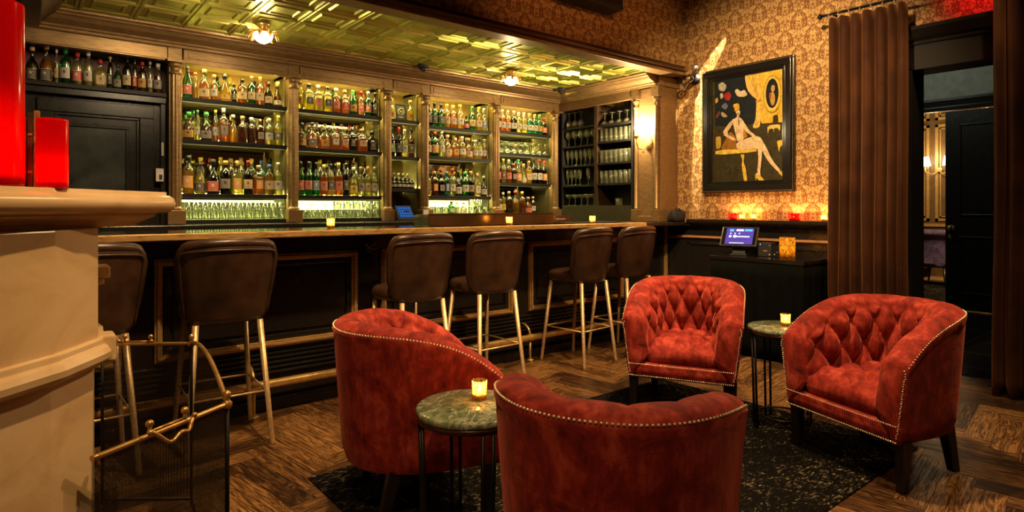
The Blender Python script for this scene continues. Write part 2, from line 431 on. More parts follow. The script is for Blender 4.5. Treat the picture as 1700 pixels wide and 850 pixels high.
PANELG = emit('backlit_panel', (.82, .90, .26), 3.0)
FLAME = emit('candle_flame', (1.0, .62, .20), 60)
MIRROR = M('smoked_mirror').pr((.50, .44, .30), .04, 1.0).mat
OCHRE = simple('ochre_back_paint', (.30, .19, .055), .5)
OLIVE = simple('olive_back_paint', (.085, .068, .022), .5)
IRON = simple('black_iron', (.012, .011, .010), .4, .6)
WAX = simple('candle_wax', (.82, .70, .48), .5, 0, .05, 8, Subsurface_Weight=.2)
def screenmesh():
    m = M('fire_mesh'); d = m.n('BsdfPrincipled'); m.setc(d.inputs['Base Color'], (.018, .013, .008)); d.inputs['Roughness'].default_value = .5; d.inputs['Metallic'].default_value = .4
    t = m.n('BsdfTransparent'); sx = m.n('SeparateXYZ'); m.link(m.uv(), sx.inputs[0])
    a = (X(m.nt, sx.outputs[0])*330).fract().lt(.40); b = (X(m.nt, sx.outputs[1])*330).fract().lt(.40)
    mx = m.n('MixShader'); m.link(a.max(b), mx.inputs[0]); m.link(t.outputs[0], mx.inputs[1]); m.link(d.outputs[0], mx.inputs[2]); m.link(mx.outputs[0], m.out.inputs[0]); return m.mat
FMESH = screenmesh()
def flat(name, col, rough=.6):
    m = M(name).pr(col, rough, 0, Specular_IOR_Level=.12); n = m.noise(m.map(m.obj(), (1,1,1)), 22, 4, .6, 1.5)
    m.col(m.ramp(n, [(.3, tuple(c*.55 for c in col)), (.7, tuple(min(1, c*1.25) for c in col))])); m.bump(n, .3, .004); return m.mat
# ================================================================== the room
def boxuv(mb, x0, x1, y0, y1, z0, z1, mat=0):
    k = len(mb.f); mb.box(x0, x1, y0, y1, z0, z1, mat)
    for i in range(k, k+6):
        vs = [mb.v[q] for q in mb.f[i]]; t = (i-k)
        ax = (0,1) if t < 2 else ((0,2) if t in (2,4) else (1,2))
        mb.uv[i] = [(v[ax[0]], v[ax[1]]) for v in vs]
# floor: herringbone oak, every plank a face of its own
rf = random.Random(4)
fl = MB(); fl.box(-3, 5.62, -3.2, 5.6, -.12, -.004)
PW, PL = .118, .59; c45, s45 = cos(radians(8)), sin(radians(8))
def plank(x, y, lx, ly):
    pts = [(x+.0008, y+.0008), (x+lx-.0008, y+.0008), (x+lx-.0008, y+ly-.0008), (x+.0008, y+ly-.0008)]
    pts = [(2.3 + c45*a - s45*b, 1.5 + s45*a + c45*b) for a, b in pts]
    if any(not (-.7 < a < 5.55 and -1.6 < b < 5.2) for a, b in pts): return
    n = fl.add([(a, b, 0) for a, b in pts]); o = rf.uniform(0, 40); o2 = rf.uniform(0, 40)
    if lx > ly: uv = [(o, o2), (o+lx, o2), (o+lx, o2+ly), (o, o2+ly)]
    else: uv = [(o, o2+lx), (o, o2), (o+ly, o2), (o+ly, o2+lx)]
    fl.face((n, n+1, n+2, n+3), 0, False, uv); fl.fc[len(fl.f)-1] = rf.random()
for i in range(-60, 60):
    for j in range(-9, 10):
        bx, by = i*PW + j*PL, i*PW - j*PL
        plank(bx, by, PL, PW); plank(bx, by+PW, PW, PL)
struct(fl.build('floor', PARQ))
mb = MB(); mb.box(5.35, 8.9, -1.0, 4.2, -.1, .004); struct(mb.build('floor', TILE))
XR = 5.1
mb = MB()
boxuv(mb, XR, XR+.2, 1.75, 5.6, 0, 3.5); boxuv(mb, XR, XR+.2, .5, 1.75, 2.24, 3.5); boxuv(mb, XR, XR+.2, -3.2, .5, 0, 3.5)
struct(mb.build('wall_right', WALLP))
mb = MB(); boxuv(mb, -.6, XR, 3.62, 3.78, 2.53, 3.5); struct(mb.build('wall_front', WALLP))
mb = MB(); boxuv(mb, -.6, XR, 5.5, 5.6, 0, 3.5); struct(mb.build('wall_back', OLIVE))
mb = MB(); boxuv(mb, -.75, -.5, -3.2, 5.6, 0, 3.5); boxuv(mb, -.5, 0.0, 3.75, 5.5, 0, 2.56); struct(mb.build('wall_left', simple('brown_wall', (.10, .055, .022), .6)))
mb = MB(); boxuv(mb, -.6, 5.3, -3.35, -3.2, 0, 3.5); struct(mb.build('wall_rear', WALLP))
mb = MB(); boxuv(mb, -.75, 5.3, -3.3, 5.6, 3.5, 3.6); struct(mb.build('ceiling', simple('dark_ceiling', (.05, .03, .016), .7)))
# upper crown moulding
mb = MB(); mb.extrude_x([(3.62,3.29),(3.57,3.29),(3.55,3.33),(3.47,3.42),(3.43,3.5),(3.62,3.5)], -.5, XR)
mb.extrude_y([(XR,3.29),(XR-.05,3.29),(XR-.07,3.33),(XR-.15,3.42),(XR-.19,3.5),(XR,3.5)], -3.2, 3.62)
struct(mb.build('trim_1', DARKWOOD))
# canopy edge: gilt soffit strip and lip
mb = MB(); mb.box(-.5, 4.98, 3.52, 3.66, 2.495, 2.53)
struct(bevel(mb.build('trim_2', GOLD), .004))
mb = MB(); mb.extrude_x([(3.62,2.53),(3.49,2.53),(3.485,2.543),(3.50,2.549),(3.515,2.553),(3.53,2.566),(3.52,2.578),(3.535,2.588),(3.62,2.588)], -.5, 5.0)
struct(mb.build('trim_3', simple('dark_bronze_paint', (.11, .055, .028), .32, .3)))
# pressed tin ceiling over the bar
mb = MB(); T = .305; ZT = 2.515
rings = [(0, 0), (.006, .009), (.020, .009), (.027, -.002), (.056, -.002), (.064, .009), (.076, .009), (.084, .0)]
for i in range(16):
    for j in range(6):
        x0 = -.02 + i*T; y0 = 3.60 + j*T
        prev = None
        for q, h in rings:
            pts = [(x0+q, y0+q, ZT-h), (x0+T-q, y0+q, ZT-h), (x0+T-q, y0+T-q, ZT-h), (x0+q, y0+T-q, ZT-h)]
            n = mb.add(pts)
            if prev is not None:
                for k in range(4): mb.face((prev+k, n+k, n+(k+1) % 4, prev+(k+1) % 4))
            prev = n
        mb.face((prev, prev+3, prev+2, prev+1))
mb.box(-.02, 4.9, 3.60, 5.5, ZT+.004, ZT+.03)
struct(mb.build('ceiling', TIN, recalc=False))
# cornice and frieze of the back bar and of the glass wall
CR = [(5.12,2.40),(5.03,2.40),(5.025,2.415),(5.01,2.42),(5.005,2.432),(4.985,2.44),(4.945,2.455),(4.925,2.475),(4.905,2.482),(4.90,2.492),(4.875,2.498),(4.87,2.512),(5.12,2.512)]
mb = MB(); mb.extrude_x(CR, .02, 4.80); struct(mb.build('trim_4', GOLD))
mb = MB(); mb.extrude_y([(y-5.12+4.84+.02, z) for y, z in CR], 3.70, 5.05); struct(mb.build('trim_5', GOLD))
mb = MB(); mb.extrude_y([(.0,2.40),(.09,2.40),(.10,2.43),(.17,2.48),(.20,2.512),(0,2.512)], 3.75, 5.02); struct(mb.build('trim_6', DARKWOOD))  # left cornice return, its shade put into the colour: dark wood for gilt
# wainscot of the right wall
mb = MB(); mb.box(XR-.02, XR, 1.80, 3.98, 0, 1.045)
for y0, y1 in ((2.05,2.75),(2.85,3.55)):
    for a, b, c, d in ((y0,y1,.86,.885),(y0,y1,.16,.185),(y0,y0+.025,.16,.885),(y1-.025,y1,.16,.885)): mb.box(XR-.032, XR-.018, a, b, c, d)
mb.box(XR-.03, XR, 1.80, 3.66, 0, .13)
struct(bevel(mb.build('trim_7', BLACKP), .004))
mb = MB(); mb.extrude_y([(XR,1.03),(XR-.03,1.03),(XR-.045,1.055),(XR-.10,1.075),(XR-.115,1.085),(XR-.115,1.107),(XR,1.107)], 1.80, 3.505)
struct(mb.build('trim_8', BLACKP))
mb = MB(); mb.extrude_y([(XR-.018,.915),(XR-.03,.918),(XR-.045,.93),(XR-.03,.945),(XR-.018,.95)], 1.80, 3.79)
struct(mb.build('trim_9', simple('warm_wood_rail', (.34, .17, .07), .35)))
# doorway casing
mb = MB()
mb.box(XR-.035, XR+.22, 1.62, 1.80, 0, 2.24); mb.box(XR-.035, XR+.22, .42, .58, 0, 2.24); mb.box(XR-.035, XR+.22, .42, 1.80, 2.22, 2.40)
mb.extrude_y([(XR,2.40),(XR-.045,2.40),(XR-.05,2.42),(XR-.035,2.43),(XR-.07,2.455),(XR-.10,2.50),(XR-.105,2.525),(XR,2.525)], .36, 1.86)
struct(bevel(mb.build('trim_10', simple('near_black_casing', (.008,.006,.005), .6, Specular_IOR_Level=.2)), .004))
# vestibule beyond the doorway
GREY = simple('grey_green_plaster', (.13, .13, .10), .7)
mb = MB(); mb.box(8.7, 8.85, -1.0, 1.70, 0, 3.4); mb.box(8.7, 8.85, 1.70, 4.2, 2.40, 3.4); mb.box(8.7, 8.85, 2.98, 4.2, 0, 2.4)
struct(mb.build('wall_vestibule', GREY))
mb = MB(); mb.box(5.3, 8.7, -1.1, -1.0, 0, 3.4); mb.box(5.3, 8.7, 4.1, 4.2, 0, 3.4); struct(mb.build('wall_vestibule', GREY))
mb = MB(); mb.box(5.3, 8.85, -1.1, 4.2, 3.4, 3.5); struct(mb.build('ceiling', GREY))
mb = MB(); mb.extrude_y([(8.7,2.38),(8.64,2.38),(8.63,2.42),(8.66,2.44),(8.65,2.47),(8.62,2.50),(8.62,2.53),(8.7,2.53)], .0, 3.2); mb.box(8.66,8.7,2.94,3.05,0,2.4)
struct(mb.build('trim_11', BLACKP))
# black panelled door, ajar side of a pair
dr = thing('door_2', 'black panelled door with brass knob beyond the curtained doorway', 'door', (8.62, 1.95, 0)); struct(dr)
mb = MB(); mb.box(8.60, 8.645, 1.62, 2.40, .015, 2.36)
for z0, z1 in ((.20, .88), (1.12, 2.20)):
    for a, b, c, d in ((1.72,2.26,z0,z0+.02),(1.72,2.26,z1-.02,z1),(1.72,1.74,z0,z1),(2.24,2.26,z0,z1)): mb.box(8.588, 8.602, a, b, c, d)
bevel(mb.build('door_leaf', BLACKP, dr), .004)
mb = MB(); mb.cyl((8.60,2.34,.98),(8.55,2.34,.98),.012); mb.ball((8.535,2.34,.98),.03); mb.cyl((8.60,2.34,.98),(8.592,2.34,.98),.034); mb.cyl((8.60,2.34,.88),(8.585,2.34,.88),.028); mb.build('door_knob', BRASS, dr)
# far lounge
mb = MB(); mb.box(8.85, 13.2, 0, 6.5, -.1, 0.0); struct(mb.build('floor', simple('pale_oak_floor', (.34, .20, .09), .4, 0, .35, 8)))
OLV = simple('olive_brown_panelling', (.10, .055, .018), .5)
mb = MB(); mb.box(12.6, 12.75, 0, 6.5, 0, 3.4); struct(mb.build('wall_lounge', OLV))
mb = MB(); mb.box(8.85, 12.7, 6.4, 6.5, 0, 3.4); mb.box(8.85, 12.7, 0, .1, 0, 3.4); struct(mb.build('wall_lounge', OLV))
mb = MB(); mb.box(8.85, 12.75, 0, 6.5, 3.3, 3.4); struct(mb.build('ceiling', OLV))
mb = MB()
for y0, y1, z0, z1 in ((3.75,4.50,.98,2.68),(2.90,3.66,.98,2.68),(3.75,4.50,2.76,3.2),(2.90,3.66,2.76,3.2),(4.6,5.3,.98,2.68),(3.75,4.50,.2,.8),(2.90,3.66,.2,.8)):
    for q, w in ((0,.045),(.07,.018)):
        for a, b, c, d in ((y0+q,y1-q,z0+q,z0+q+w),(y0+q,y1-q,z1-q-w,z1-q),(y0+q,y0+q+w,z0+q,z1-q),(y1-q-w,y1-q,z0+q,z1-q)): mb.box(12.575, 12.602, a, b, c, d)
mb.box(12.56, 12.6, 0, 6.4, .88, .93)
struct(mb.build('trim_12', GOLDTRIM))
area('lounge_light', (9.9, 2.7, 3.1), (11.4, 3.3, .4), 85, .6, (1.0, .66, .30))
area('vestibule_light', (7.2, 2.9, 3.3), (8.7, 1.9, 2.6), 14, .4, (.85, .9, .75))
# ================================================================== the back bar
YB = 5.1
CX = [.893, 1.769, 2.635, 3.033, 3.897, 4.747]
BAYN = ['bay beside the dark door', 'second bay', 'narrow bay', 'fourth bay', 'fifth bay']
for i, x in enumerate(CX):
    nm = ['beside the dark door', 'between the two widest bottle bays', 'left of the narrow bay', 'right of the narrow bay', 'left of the upturned stemware bay', 'in the corner beside the glass wall'][i]
    t = thing('half_column', 'bronze painted fluted half column of the back bar, ' + nm, 'column', (x, YB, 1.095), 0, 'back bar half columns')
    mb = MB(); mb.box(x-.043, x+.043, YB-.005, YB+.06, 1.2, 2.31); bevel(mb.build('backing_board', GOLD, t), .004)
    mb = MB()
    def f(a, b):
        th = 2*pi*a/48; r = .032 + .003*cos(th*8); return (x + r*cos(th), YB-.012 + r*sin(th), (1.225, 2.22)[b])
    mb.grid(48, 2, f, closeu=True); mb.build('shaft', GOLD, t)
    mb = MB(); mb.lathe([(.034,0),(.042,.005),(.042,.018),(.035,.024),(.036,.05),(.046,.062),(.048,.078),(.040,.09)], 20, (x, YB-.012, 2.205)); mb.box(x-.062, x+.062, YB-.07, YB+.05, 2.292, 2.31); mb.box(x-.052, x+.038, YB-.034, YB+.05, 2.311, 2.40); mb.build('capital', GOLD, t)
    mb = MB(); mb.box(x-.06, x+.06, YB-.062, YB+.05, 1.095, 1.20); mb.lathe([(.046,0),(.046,.012),(.036,.026)], 20, (x, YB-.012, 1.20)); bevel(mb.build('plinth', GOLD, t), .004)
SHELF = {0: [2.055, 1.735, 1.325], 1: [2.055, 1.73, 1.325], 2: [2.05, 1.70, 1.40], 3: [2.02, 1.722, 1.337], 4: [2.04, 1.81, 1.485]}
BOT = [1.125, 1.125, 1.125, 1.15, 1.15]
DEP = .30
for b in range(5):
    x0, x1 = CX[b]+.05, CX[b+1]-.05
    t = thing('back_bar_cabinet', f'open lit bottle cabinet of the back bar, {BAYN[b]} with black shelves', 'cabinet', ((x0+x1)/2, YB+.2, 1.095), 0, 'back bar cabinets')
    mb = MB(); mb.box(x0-.05, x0, YB+.065, YB+.38, 1.095, 2.31); mb.build('side_panel', OLIVE, t); mb = MB(); mb.box(x1, x1+.048, YB+.065, YB+.38, 1.095, 2.31); mb.build('side_panel', OLIVE, t)
    mb = MB(); mb.box(x0, x1, YB+DEP+.035, YB+DEP+.045, 1.12, SHELF[b][0]-.01); mb.build('mirror_back', MIRROR, t)
    mb = MB(); mb.box(x0, x1, YB+DEP+.033, YB+DEP+.045, SHELF[b][0]-.0099, 2.334); mb.build('top_back_board', OCHRE, t)
    mb = MB(); mb.box(x0, x1, YB+.0, YB+DEP+.03, 1.095, BOT[b]); mb.build('base_board', SHELFM, t)
    mb = MB(); mb.box(x0, x1, YB-.03, YB+.018, 2.299, 2.40); mb.box(x0, x1, YB+.018, YB+.34, 2.335, 2.40); mb.box(x0+.03, x1-.03, YB-.036, YB-.03, 2.335, 2.385); bevel(mb.build('frieze', GOLD, t), .003)
    for z in SHELF[b]:
        s = MB(); s.box(x0, x1, YB+.022, YB+DEP, z-.016, z); s.box(x0, x1, YB+.01, YB+.022, z-.034, z); s.box(x0, x1, YB+.048, YB+.053, z-.036, z-.0161); sh = bevel(s.build('shelf', SHELFM, t), .002)
        if z != SHELF[b][2] or b in (0, 1, 3, 4):
            s = MB(); s.box(x0+.01, x1-.01, YB+.026, YB+.044, z-.024, z-.018); s.build('light_strip', LEDLOW, sh)
        s = MB(); s.box(x0+.01, x1-.01, YB+DEP-.012, YB+DEP-.004, z+.001, z+.007); s.build('back_light_strip', LEDBACK, sh)
    s = MB(); s.box(x0, x1, YB+.056, YB+.062, 2.311, 2.335); s.build('light_baffle', OLIVE, t)
    s = MB(); s.box(x0+.01, x1-.01, YB+.024, YB+.048, 2.322, 2.330); s.build('light_strip', LEDTOP, t)
    if b in (0, 1, 3):
        s = MB(); s.box(x0+.005, x1-.005, YB+DEP+.026, YB+DEP+.032, BOT[b]+.01, SHELF[b][2]-.045); s.build('light_panel', PANELG, t)
mb = MB(); mb.box(0.01, 4.78, 4.86, YB+.34, 1.045, 1.093); mb.box(.01, 4.78, 4.9, YB+.34, .1, 1.045)
t = tag(bevel(mb.build('back_counter', BLACKP), .006), 'long black counter carrying the back bar under the bottle bays', 'counter')
# door shelf, dark door
t = thing('bottle_shelf', 'dark wall shelf of bottles above the black panelled door', 'shelf', (.43, YB+.1, 2.03))
mb = MB(); mb.box(.005, CX[0]-.06, YB-.02, YB+.28, 2.03, 2.06); bevel(mb.build('shelf_board', SHELFM, t), .003)
mb = MB(); mb.box(.005, CX[0]-.06, YB+.0, YB+.28, 1.985, 2.028); bevel(mb.build('shelf_rail', BLACKP, t), .003)
mb = MB(); mb.box(.005, CX[0]-.056, YB-.03, YB+.05, 2.312, 2.40); mb.box(.005, CX[0]-.07, YB-.035, YB+.02, 2.30, 2.312); bevel(mb.build('frieze', GOLD, t), .003)
mb = MB(); mb.box(.005, CX[0]-.06, YB+.29, YB+.30, 2.06, 2.31); mb.build('shelf_back', simple('dark_red_brown', (.12, .035, .03), .5), t)
dr = thing('door_1', 'black panelled door under the bottle shelf', 'door', (.43, YB+.1, 1.1)); struct(dr)
mb = MB(); mb.box(.005, CX[0]-.06, YB+.06, YB+.10, 1.095, 1.985)
def frame_y(mb, x0, x1, z0, z1, w, y0, y1):
    mb.box(x0, x1, y0, y1, z0, z0+w); mb.box(x0, x1, y0, y1, z1-w, z1); mb.box(x0, x0+w, y0, y1, z0+w, z1-w); mb.box(x1-w, x1, y0, y1, z0+w, z1-w)
frame_y(mb, .08, .76, .9, 1.96, .09, YB+.035, YB+.06); frame_y(mb, .17, .67, .99, 1.87, .02, YB+.045, YB+.062); frame_y(mb, .235, .605, 1.0, 1.80, .022, YB+.045, YB+.062)
mb.box(.80, CX[0]-.06, YB+.02, YB+.06, 1.095, 1.985)
bevel(mb.build('door_leaf', BLACKP, dr), .004)
mb = MB(); mb.box(.257, .583, YB+.056, YB+.0605, 1.1, 1.778); mb.build('door_panel', simple('scuffed_slate_panel', (.028, .032, .028), .3, 0, .6, 7), dr)
t = thing('switch_box', 'small white switch box on the black door frame', 'switch', (.80, YB+.02, 1.45))
mb = MB(); mb.box(.765, .815, YB-.012, YB+.02, 1.41, 1.505); bevel(mb.build('box', simple('white_plastic', (.55, .52, .45), .4), t), .003)
mb = MB(); mb.box(.785, .806, YB-.016, YB-.012, 1.425, 1.46); mb.build('rocker', BLACKM, t)
mb = MB(); mb.box(.803, .818, YB+.005, YB+.02, 1.60, 1.70); tag(bevel(mb.build('wall_plate', simple('cream_plate', (.5, .46, .38), .4)), .002), 'narrow white plate above the switch box on black frame', 'plate')

# glass wall (return): black shelves of glassware facing the bar
t = thing('glass_cabinet', 'tall black open cabinet of drinking glasses on the end wall of the bar', 'cabinet', (4.95, 4.55, 1.095))
mb = MB(); mb.box(5.075, 5.095, 4.02, 5.06, 1.05, 2.31); mb.build('back_panel', BLACKM, t)
mb = MB(); mb.box(4.81, 5.07, 4.505, 4.545, 1.24, 2.31); mb.build('divider', DARKWOOD, t)
mb = MB(); mb.box(4.81, 5.07, 5.04, 5.06, 1.05, 2.31); mb.build('side_panel', BLACKM, t); mb = MB(); mb.box(4.81, 5.07, 4.02, 4.032, 1.05, 2.31); mb.build('side_panel', BLACKM, t)
mb = MB(); mb.box(4.80, 5.07, 4.03, 5.04, 1.05, 1.24); mb.build('base_box', simple('dark_olive_paint', (.03, .026, .010), .45), t)
RSL = [2.115, 1.905, 1.69, 1.468]; RSR = [2.10, 1.92, 1.693, 1.474]
for z in RSL: s = MB(); s.box(4.815, 5.07, 4.55, 5.035, z-.02, z); s.build('shelf', SHELFM, t)
for z in RSR: s = MB(); s.box(4.815, 5.07, 4.035, 4.50, z-.02, z); s.build('shelf', SHELFM, t)
mb = MB(); mb.box(4.785, 4.83, 4.025, 5.06, 2.312, 2.40); bevel(mb.build('frieze', GOLD, t), .003)
# pilaster that ends the canopy
t = thing('pilaster', 'bronze painted corner pilaster with two slim colonnettes and a wall sconce', 'pilaster', (4.95, 3.84, 1.08))
mb = MB(); mb.box(4.825, 5.098, 3.68, 4.01, 1.08, 2.40); bevel(mb.build('panel', GOLD, t), .004)
for y in (3.715, 3.965):
    mb = MB(); mb.lathe([(.026,1.2),(.026,1.215),(.020,1.225),(.020,2.20),(.027,2.21),(.027,2.225),(.022,2.235),(.024,2.26),(.034,2.275),(.034,2.29),(.026,2.295)], 18, (4.805, y, 0)); mb.build('colonnette', GOLD, t)
    mb = MB(); mb.box(4.775, 4.85, y-.045, y+.045, 1.13, 1.2); bevel(mb.build('block', GOLD, t), .004)
    mb = MB(); mb.box(4.775, 4.85, y-.045, y+.045, 2.295, 2.40); bevel(mb.build('block', GOLD, t), .004)
mb = MB(); mb.box(4.775, 4.85, 3.66, 4.012, 1.08, 1.135); bevel(mb.build('plinth', GOLD, t), .004)
mb = MB(); mb.box(4.79, 5.098, 3.665, 4.03, 2.40, 2.495); bevel(mb.build('cap', GOLD, t), .006)
# brass candle sconce
t = thing('wall_sconce', 'brass candle arm sconce glowing white on the bronze pilaster', 'sconce', (4.82, 3.84, 1.86))
mb = MB(); mb.lathe([(.0,0),(.03,.0),(.042,.008),(.045,.016)], 16); 
mb.v = [(4.825 - (.02 - z)*1.0, 3.82 + x, 1.85 + y*1.35) for x, y, z in mb.v]; mb.build('back_plate', BRASS, t)
mb = MB(); mb.tube([(4.80,3.82,1.84),(4.76,3.84,1.79),(4.72,3.865,1.80),(4.70,3.875,1.85),(4.70,3.875,1.90)], .006, 8); mb.lathe([(.004,0),(.014,.006),(.03,.03),(.028,.032),(.012,.034),(.012,.06),(.009,.06),(.009,.075)], 14, (4.70,3.875,1.89)); mb.ball((4.76,3.84,1.765),.011); mb.build('arm', BRASS, t)
mb = MB(); mb.lathe([(.009,0),(.018,.02),(.020,.04),(.010,.075),(.0,.10)], 12, (4.70,3.875,1.97)); mb.build('bulb', emit('sconce_bulb', (1.0, .82, .55), 90), t)
point('sconce_light', (4.735, 3.90, 2.03), 55, .03, (1.0, .72, .38))

# ceiling lamps and camera domes under the tin
def tin_lamp(x, y, lab, first=None):
    if first: return dup(first, (x, y, 2.5), 0, lab)
    t = thing('ceiling_lamp', lab, 'lamp', (x, y, 2.5), 0, 'cut glass lamps on the tin ceiling')
    mb = MB(); mb.lathe([(.0,0),(.045,.0),(.05,-.008),(.03,-.02),(.022,-.04),(.05,-.05),(.062,-.06),(.058,-.066)][::-1], 24, (x, y, 2.5)); mb.build('brass_fitting', BRASS, t)
    mb = MB(); mb.lathe([(.0,-.135),(.02,-.133),(.045,-.118),(.062,-.095),(.066,-.075),(.058,-.064)], 14, (x, y, 2.5), smooth=False); mb.build('cut_glass_bowl', emit('lamp_bowl_glow', (1.0, .80, .62), 14), t)
    mb = MB()
    for k in range(9):
        a = 2*pi*k/9; ca, sa = cos(a), sin(a)
        mb.tube([(x+.05*ca, y+.05*sa, 2.445), (x+.085*ca, y+.085*sa, 2.452), (x+.10*ca, y+.10*sa, 2.43)], .004, 6)
        for q, r_ in ((.085, .016), (.10, .012)):
            n = mb.add([(x+q*ca, y+q*sa, 2.455 if q < .09 else 2.438), (x+q*ca - r_*sa, y+q*sa + r_*ca, 2.425), (x+(q+.012)*ca, y+(q+.012)*sa, 2.39), (x+q*ca + r_*sa, y+q*sa - r_*ca, 2.425)])
            mb.face((n, n+1, n+2, n+3)); mb.face((n, n+3, n+2, n+1))
    mb.build('leaf_spray', BRASS, t)
    return t
tl = tin_lamp(1.314, 4.393, 'cut glass ceiling lamp on pressed tin, nearest the dark door')
point('lamp_light', (1.314, 4.393, 2.30), 4.5, .05, (1.0, .74, .42))
tin_lamp(3.576, 4.446, 'cut glass ceiling lamp on pressed tin, nearest the wall sconce', tl)
point('lamp_light', (3.576, 4.446, 2.30), 4.5, .05, (1.0, .74, .42))
def dome(x, y, lab):
    t = thing('dome_camera', lab, 'camera', (x, y, 2.51), 0, 'dark domes on the tin ceiling')
    mb = MB(); mb.lathe([(.045,-.025),(.055,-.02),(.055,0)], 18, (x, y, 2.51)); mb.build('housing', BLACKM, t)
    mb = MB(); mb.lathe([(.0,-.062),(.018,-.058),(.032,-.045),(.036,-.026)], 16, (x, y, 2.51)); mb.build('dome', M('smoked_dome').pr((.02,.02,.02), .08).mat, t)
dome(2.84, 4.80, 'dark dome camera above the narrow bottle bay'); dome(4.56, 4.80, 'dark dome camera in the corner above the fifth bay')

# ------------------------------------------------------------------ bottles
KIND = {  # profile (r, z) for unit height and radius; squareness; label band; cap band; english
 'wine':  ([(.9,0),(1,.01),(1,.56),(.96,.62),(.60,.70),(.36,.76),(.33,.80),(.33,.93),(.38,.935),(.38,.96),(.33,1)], 0, (.16,.44), .82, 'tall'),
 'burg':  ([(.9,0),(1,.01),(1,.44),(.92,.54),(.66,.66),(.42,.76),(.33,.84),(.33,.93),(.38,.94),(.38,.965),(.33,1)], 0, (.12,.40), .80, 'sloping'),
 'whisky':([(.92,0),(1,.012),(1,.58),(.97,.64),(.80,.70),(.45,.745),(.34,.78),(.34,.90),(.40,.905),(.40,1)], 0, (.16,.46), .87, 'round-shouldered'),
 'square':([(.92,0),(1,.012),(1,.60),(.95,.66),(.60,.72),(.36,.76),(.34,.88),(.40,.885),(.40,1)], 4, (.20,.48), .87, 'square'),
 'squat': ([(.80,0),(.98,.03),(1,.20),(.98,.42),(.80,.56),(.50,.66),(.30,.73),(.26,.84),(.34,.85),(.34,1)], 0, (.12,.40), .82, 'squat'),
 'slim':  ([(.92,0),(1,.01),(1,.62),(.92,.69),(.56,.77),(.40,.82),(.40,.93),(.46,.935),(.46,1)], 0, (.18,.46), .90, 'slim'),
 'bell':  ([(.94,0),(1,.02),(.98,.14),(.82,.34),(.56,.52),(.36,.62),(.28,.70),(.28,.82),(.36,.83),(.36,1)], 0, (.08,.26), .80, 'bell-shaped'),
 'flask': ([(.92,0),(1,.015),(1,.50),(.92,.58),(.55,.68),(.32,.74),(.30,.86),(.36,.865),(.36,1)], 2, (.12,.46), .84, 'flat'),
 'jug':   ([(.90,0),(1,.03),(1,.36),(.96,.46),(.78,.56),(.46,.64),(.30,.70),(.26,.74),(.26,.88),(.36,.885),(.38,.93),(.38,1)], 0, (.08,.36), .88, 'broad'),
}
_bm = {}
def bmesh_for(kind, H, R, cap, fill):
    key = (kind, round(H, 3), round(R, 4), fill)
    if key in _bm: return _bm[key]
    prof, sq, lab, c0, _ = KIND[kind]
    sx, sy = (1.25, .75) if kind == 'flask' else (1, 1)
    body = [(r*R, z*H) for r, z in prof]
    def rad(z):
        for (r0, z0), (r1, z1) in zip(body, body[1:]):
            if z0 <= z <= z1: return r0 + (r1-r0)*(z-z0)/(z1-z0+1e-9)
        return body[-1][0]
    b = MB(); b.lathe(body, 20, sq=sq, sx=sx, sy=sy)
    l = None
    if fill:
        zz = [.01*H, .02*H] + [z for r, z in body if .02*H < z < fill*H] + [fill*H]
        l = MB(); l.lathe([(rad(z)*.90, z) for z in zz], 16, sq=sq, sx=sx, sy=sy)
    p = MB(); z0, z1 = lab[0]*H, lab[1]*H
    N = 9
    def f(i, j):
        a = -pi/2 + (i/(N-1)-.5)*radians(112 if not sq else 62); ca, sa = cos(a), sin(a); e = 2+sq
        k = (abs(ca)**e + abs(sa)**e)**(-1/e) if sq else 1
        z = z0 + (z1-z0)*j; r = rad(z)*1.02 + .0006
        return (r*k*ca*sx, r*k*sa*sy, z)
    n0 = len(p.f); p.grid(N, 2, f)
    for i in range(N-1): p.uv[n0+i] = [(i/(N-1), 0), ((i+1)/(N-1), 0), ((i+1)/(N-1), 1), (i/(N-1), 1)]
    c = MB(); zc = [c0*H] + [z for r, z in body if z > c0*H]; 
    c.lathe([(rad(z)*1.06+.0008, z) for z in zc] , 14)
    me = []
    for q in (b, l, p, c):
        if q is None: me.append(None); continue
        o = q.build('tmp', BLACKM, recalc=True); me.append(o.data); bpy.data.objects.remove(o)
    _bm[key] = me; return me
_mm = {}
def with_mat(me, mat):
    k = (me.name, mat.name)
    if k not in _mm:
        d = me.copy(); d.materials.clear(); d.materials.append(mat); _mm[k] = d
    return _mm[k]
def bottle(spec, loc, rz, where, group):
    kind, H, R, g, liq, lab, cap = spec
    fill = 0 if liq == '-' else .60
    b, l, p, c = bmesh_for(kind, H, R, cap, fill)
    eng = KIND[kind][4]
    look = {'clear': (liq + ' spirit') if liq != '-' else 'clear glass', 'dark': 'black', 'brown': 'brown', 'green': 'green', 'blue': 'blue', 'jade': 'jade green'}[g]
    if look.startswith('pale'): look = 'clear'
    lw = f'{lab} label' if lab != '-' else f'{cap} cap'
    t = thing('bottle', f'{eng} {look} bottle with {lw}, {where}', 'bottle', loc, rz, group)
    def ch(name, me, mat):
        o = bpy.data.objects.new(name, with_mat(me, mat)); COL.objects.link(o); o.parent = t
    ch('glass_body', b, G[g])
    if l: ch('spirit', l, L[liq])
    if lab != '-': ch('paper_label', p, PAPER[lab])
    ch('cap', c, CAPM[cap])
def B(s):
    out = []
    for w in s.split():
        k, hr, g, liq, lab, cap = w.split(':')
        h, r = hr.split('/'); out.append((k, int(h)/1000, int(r)/1000, g, liq, lab, cap))
    return out
rb = random.Random(11)
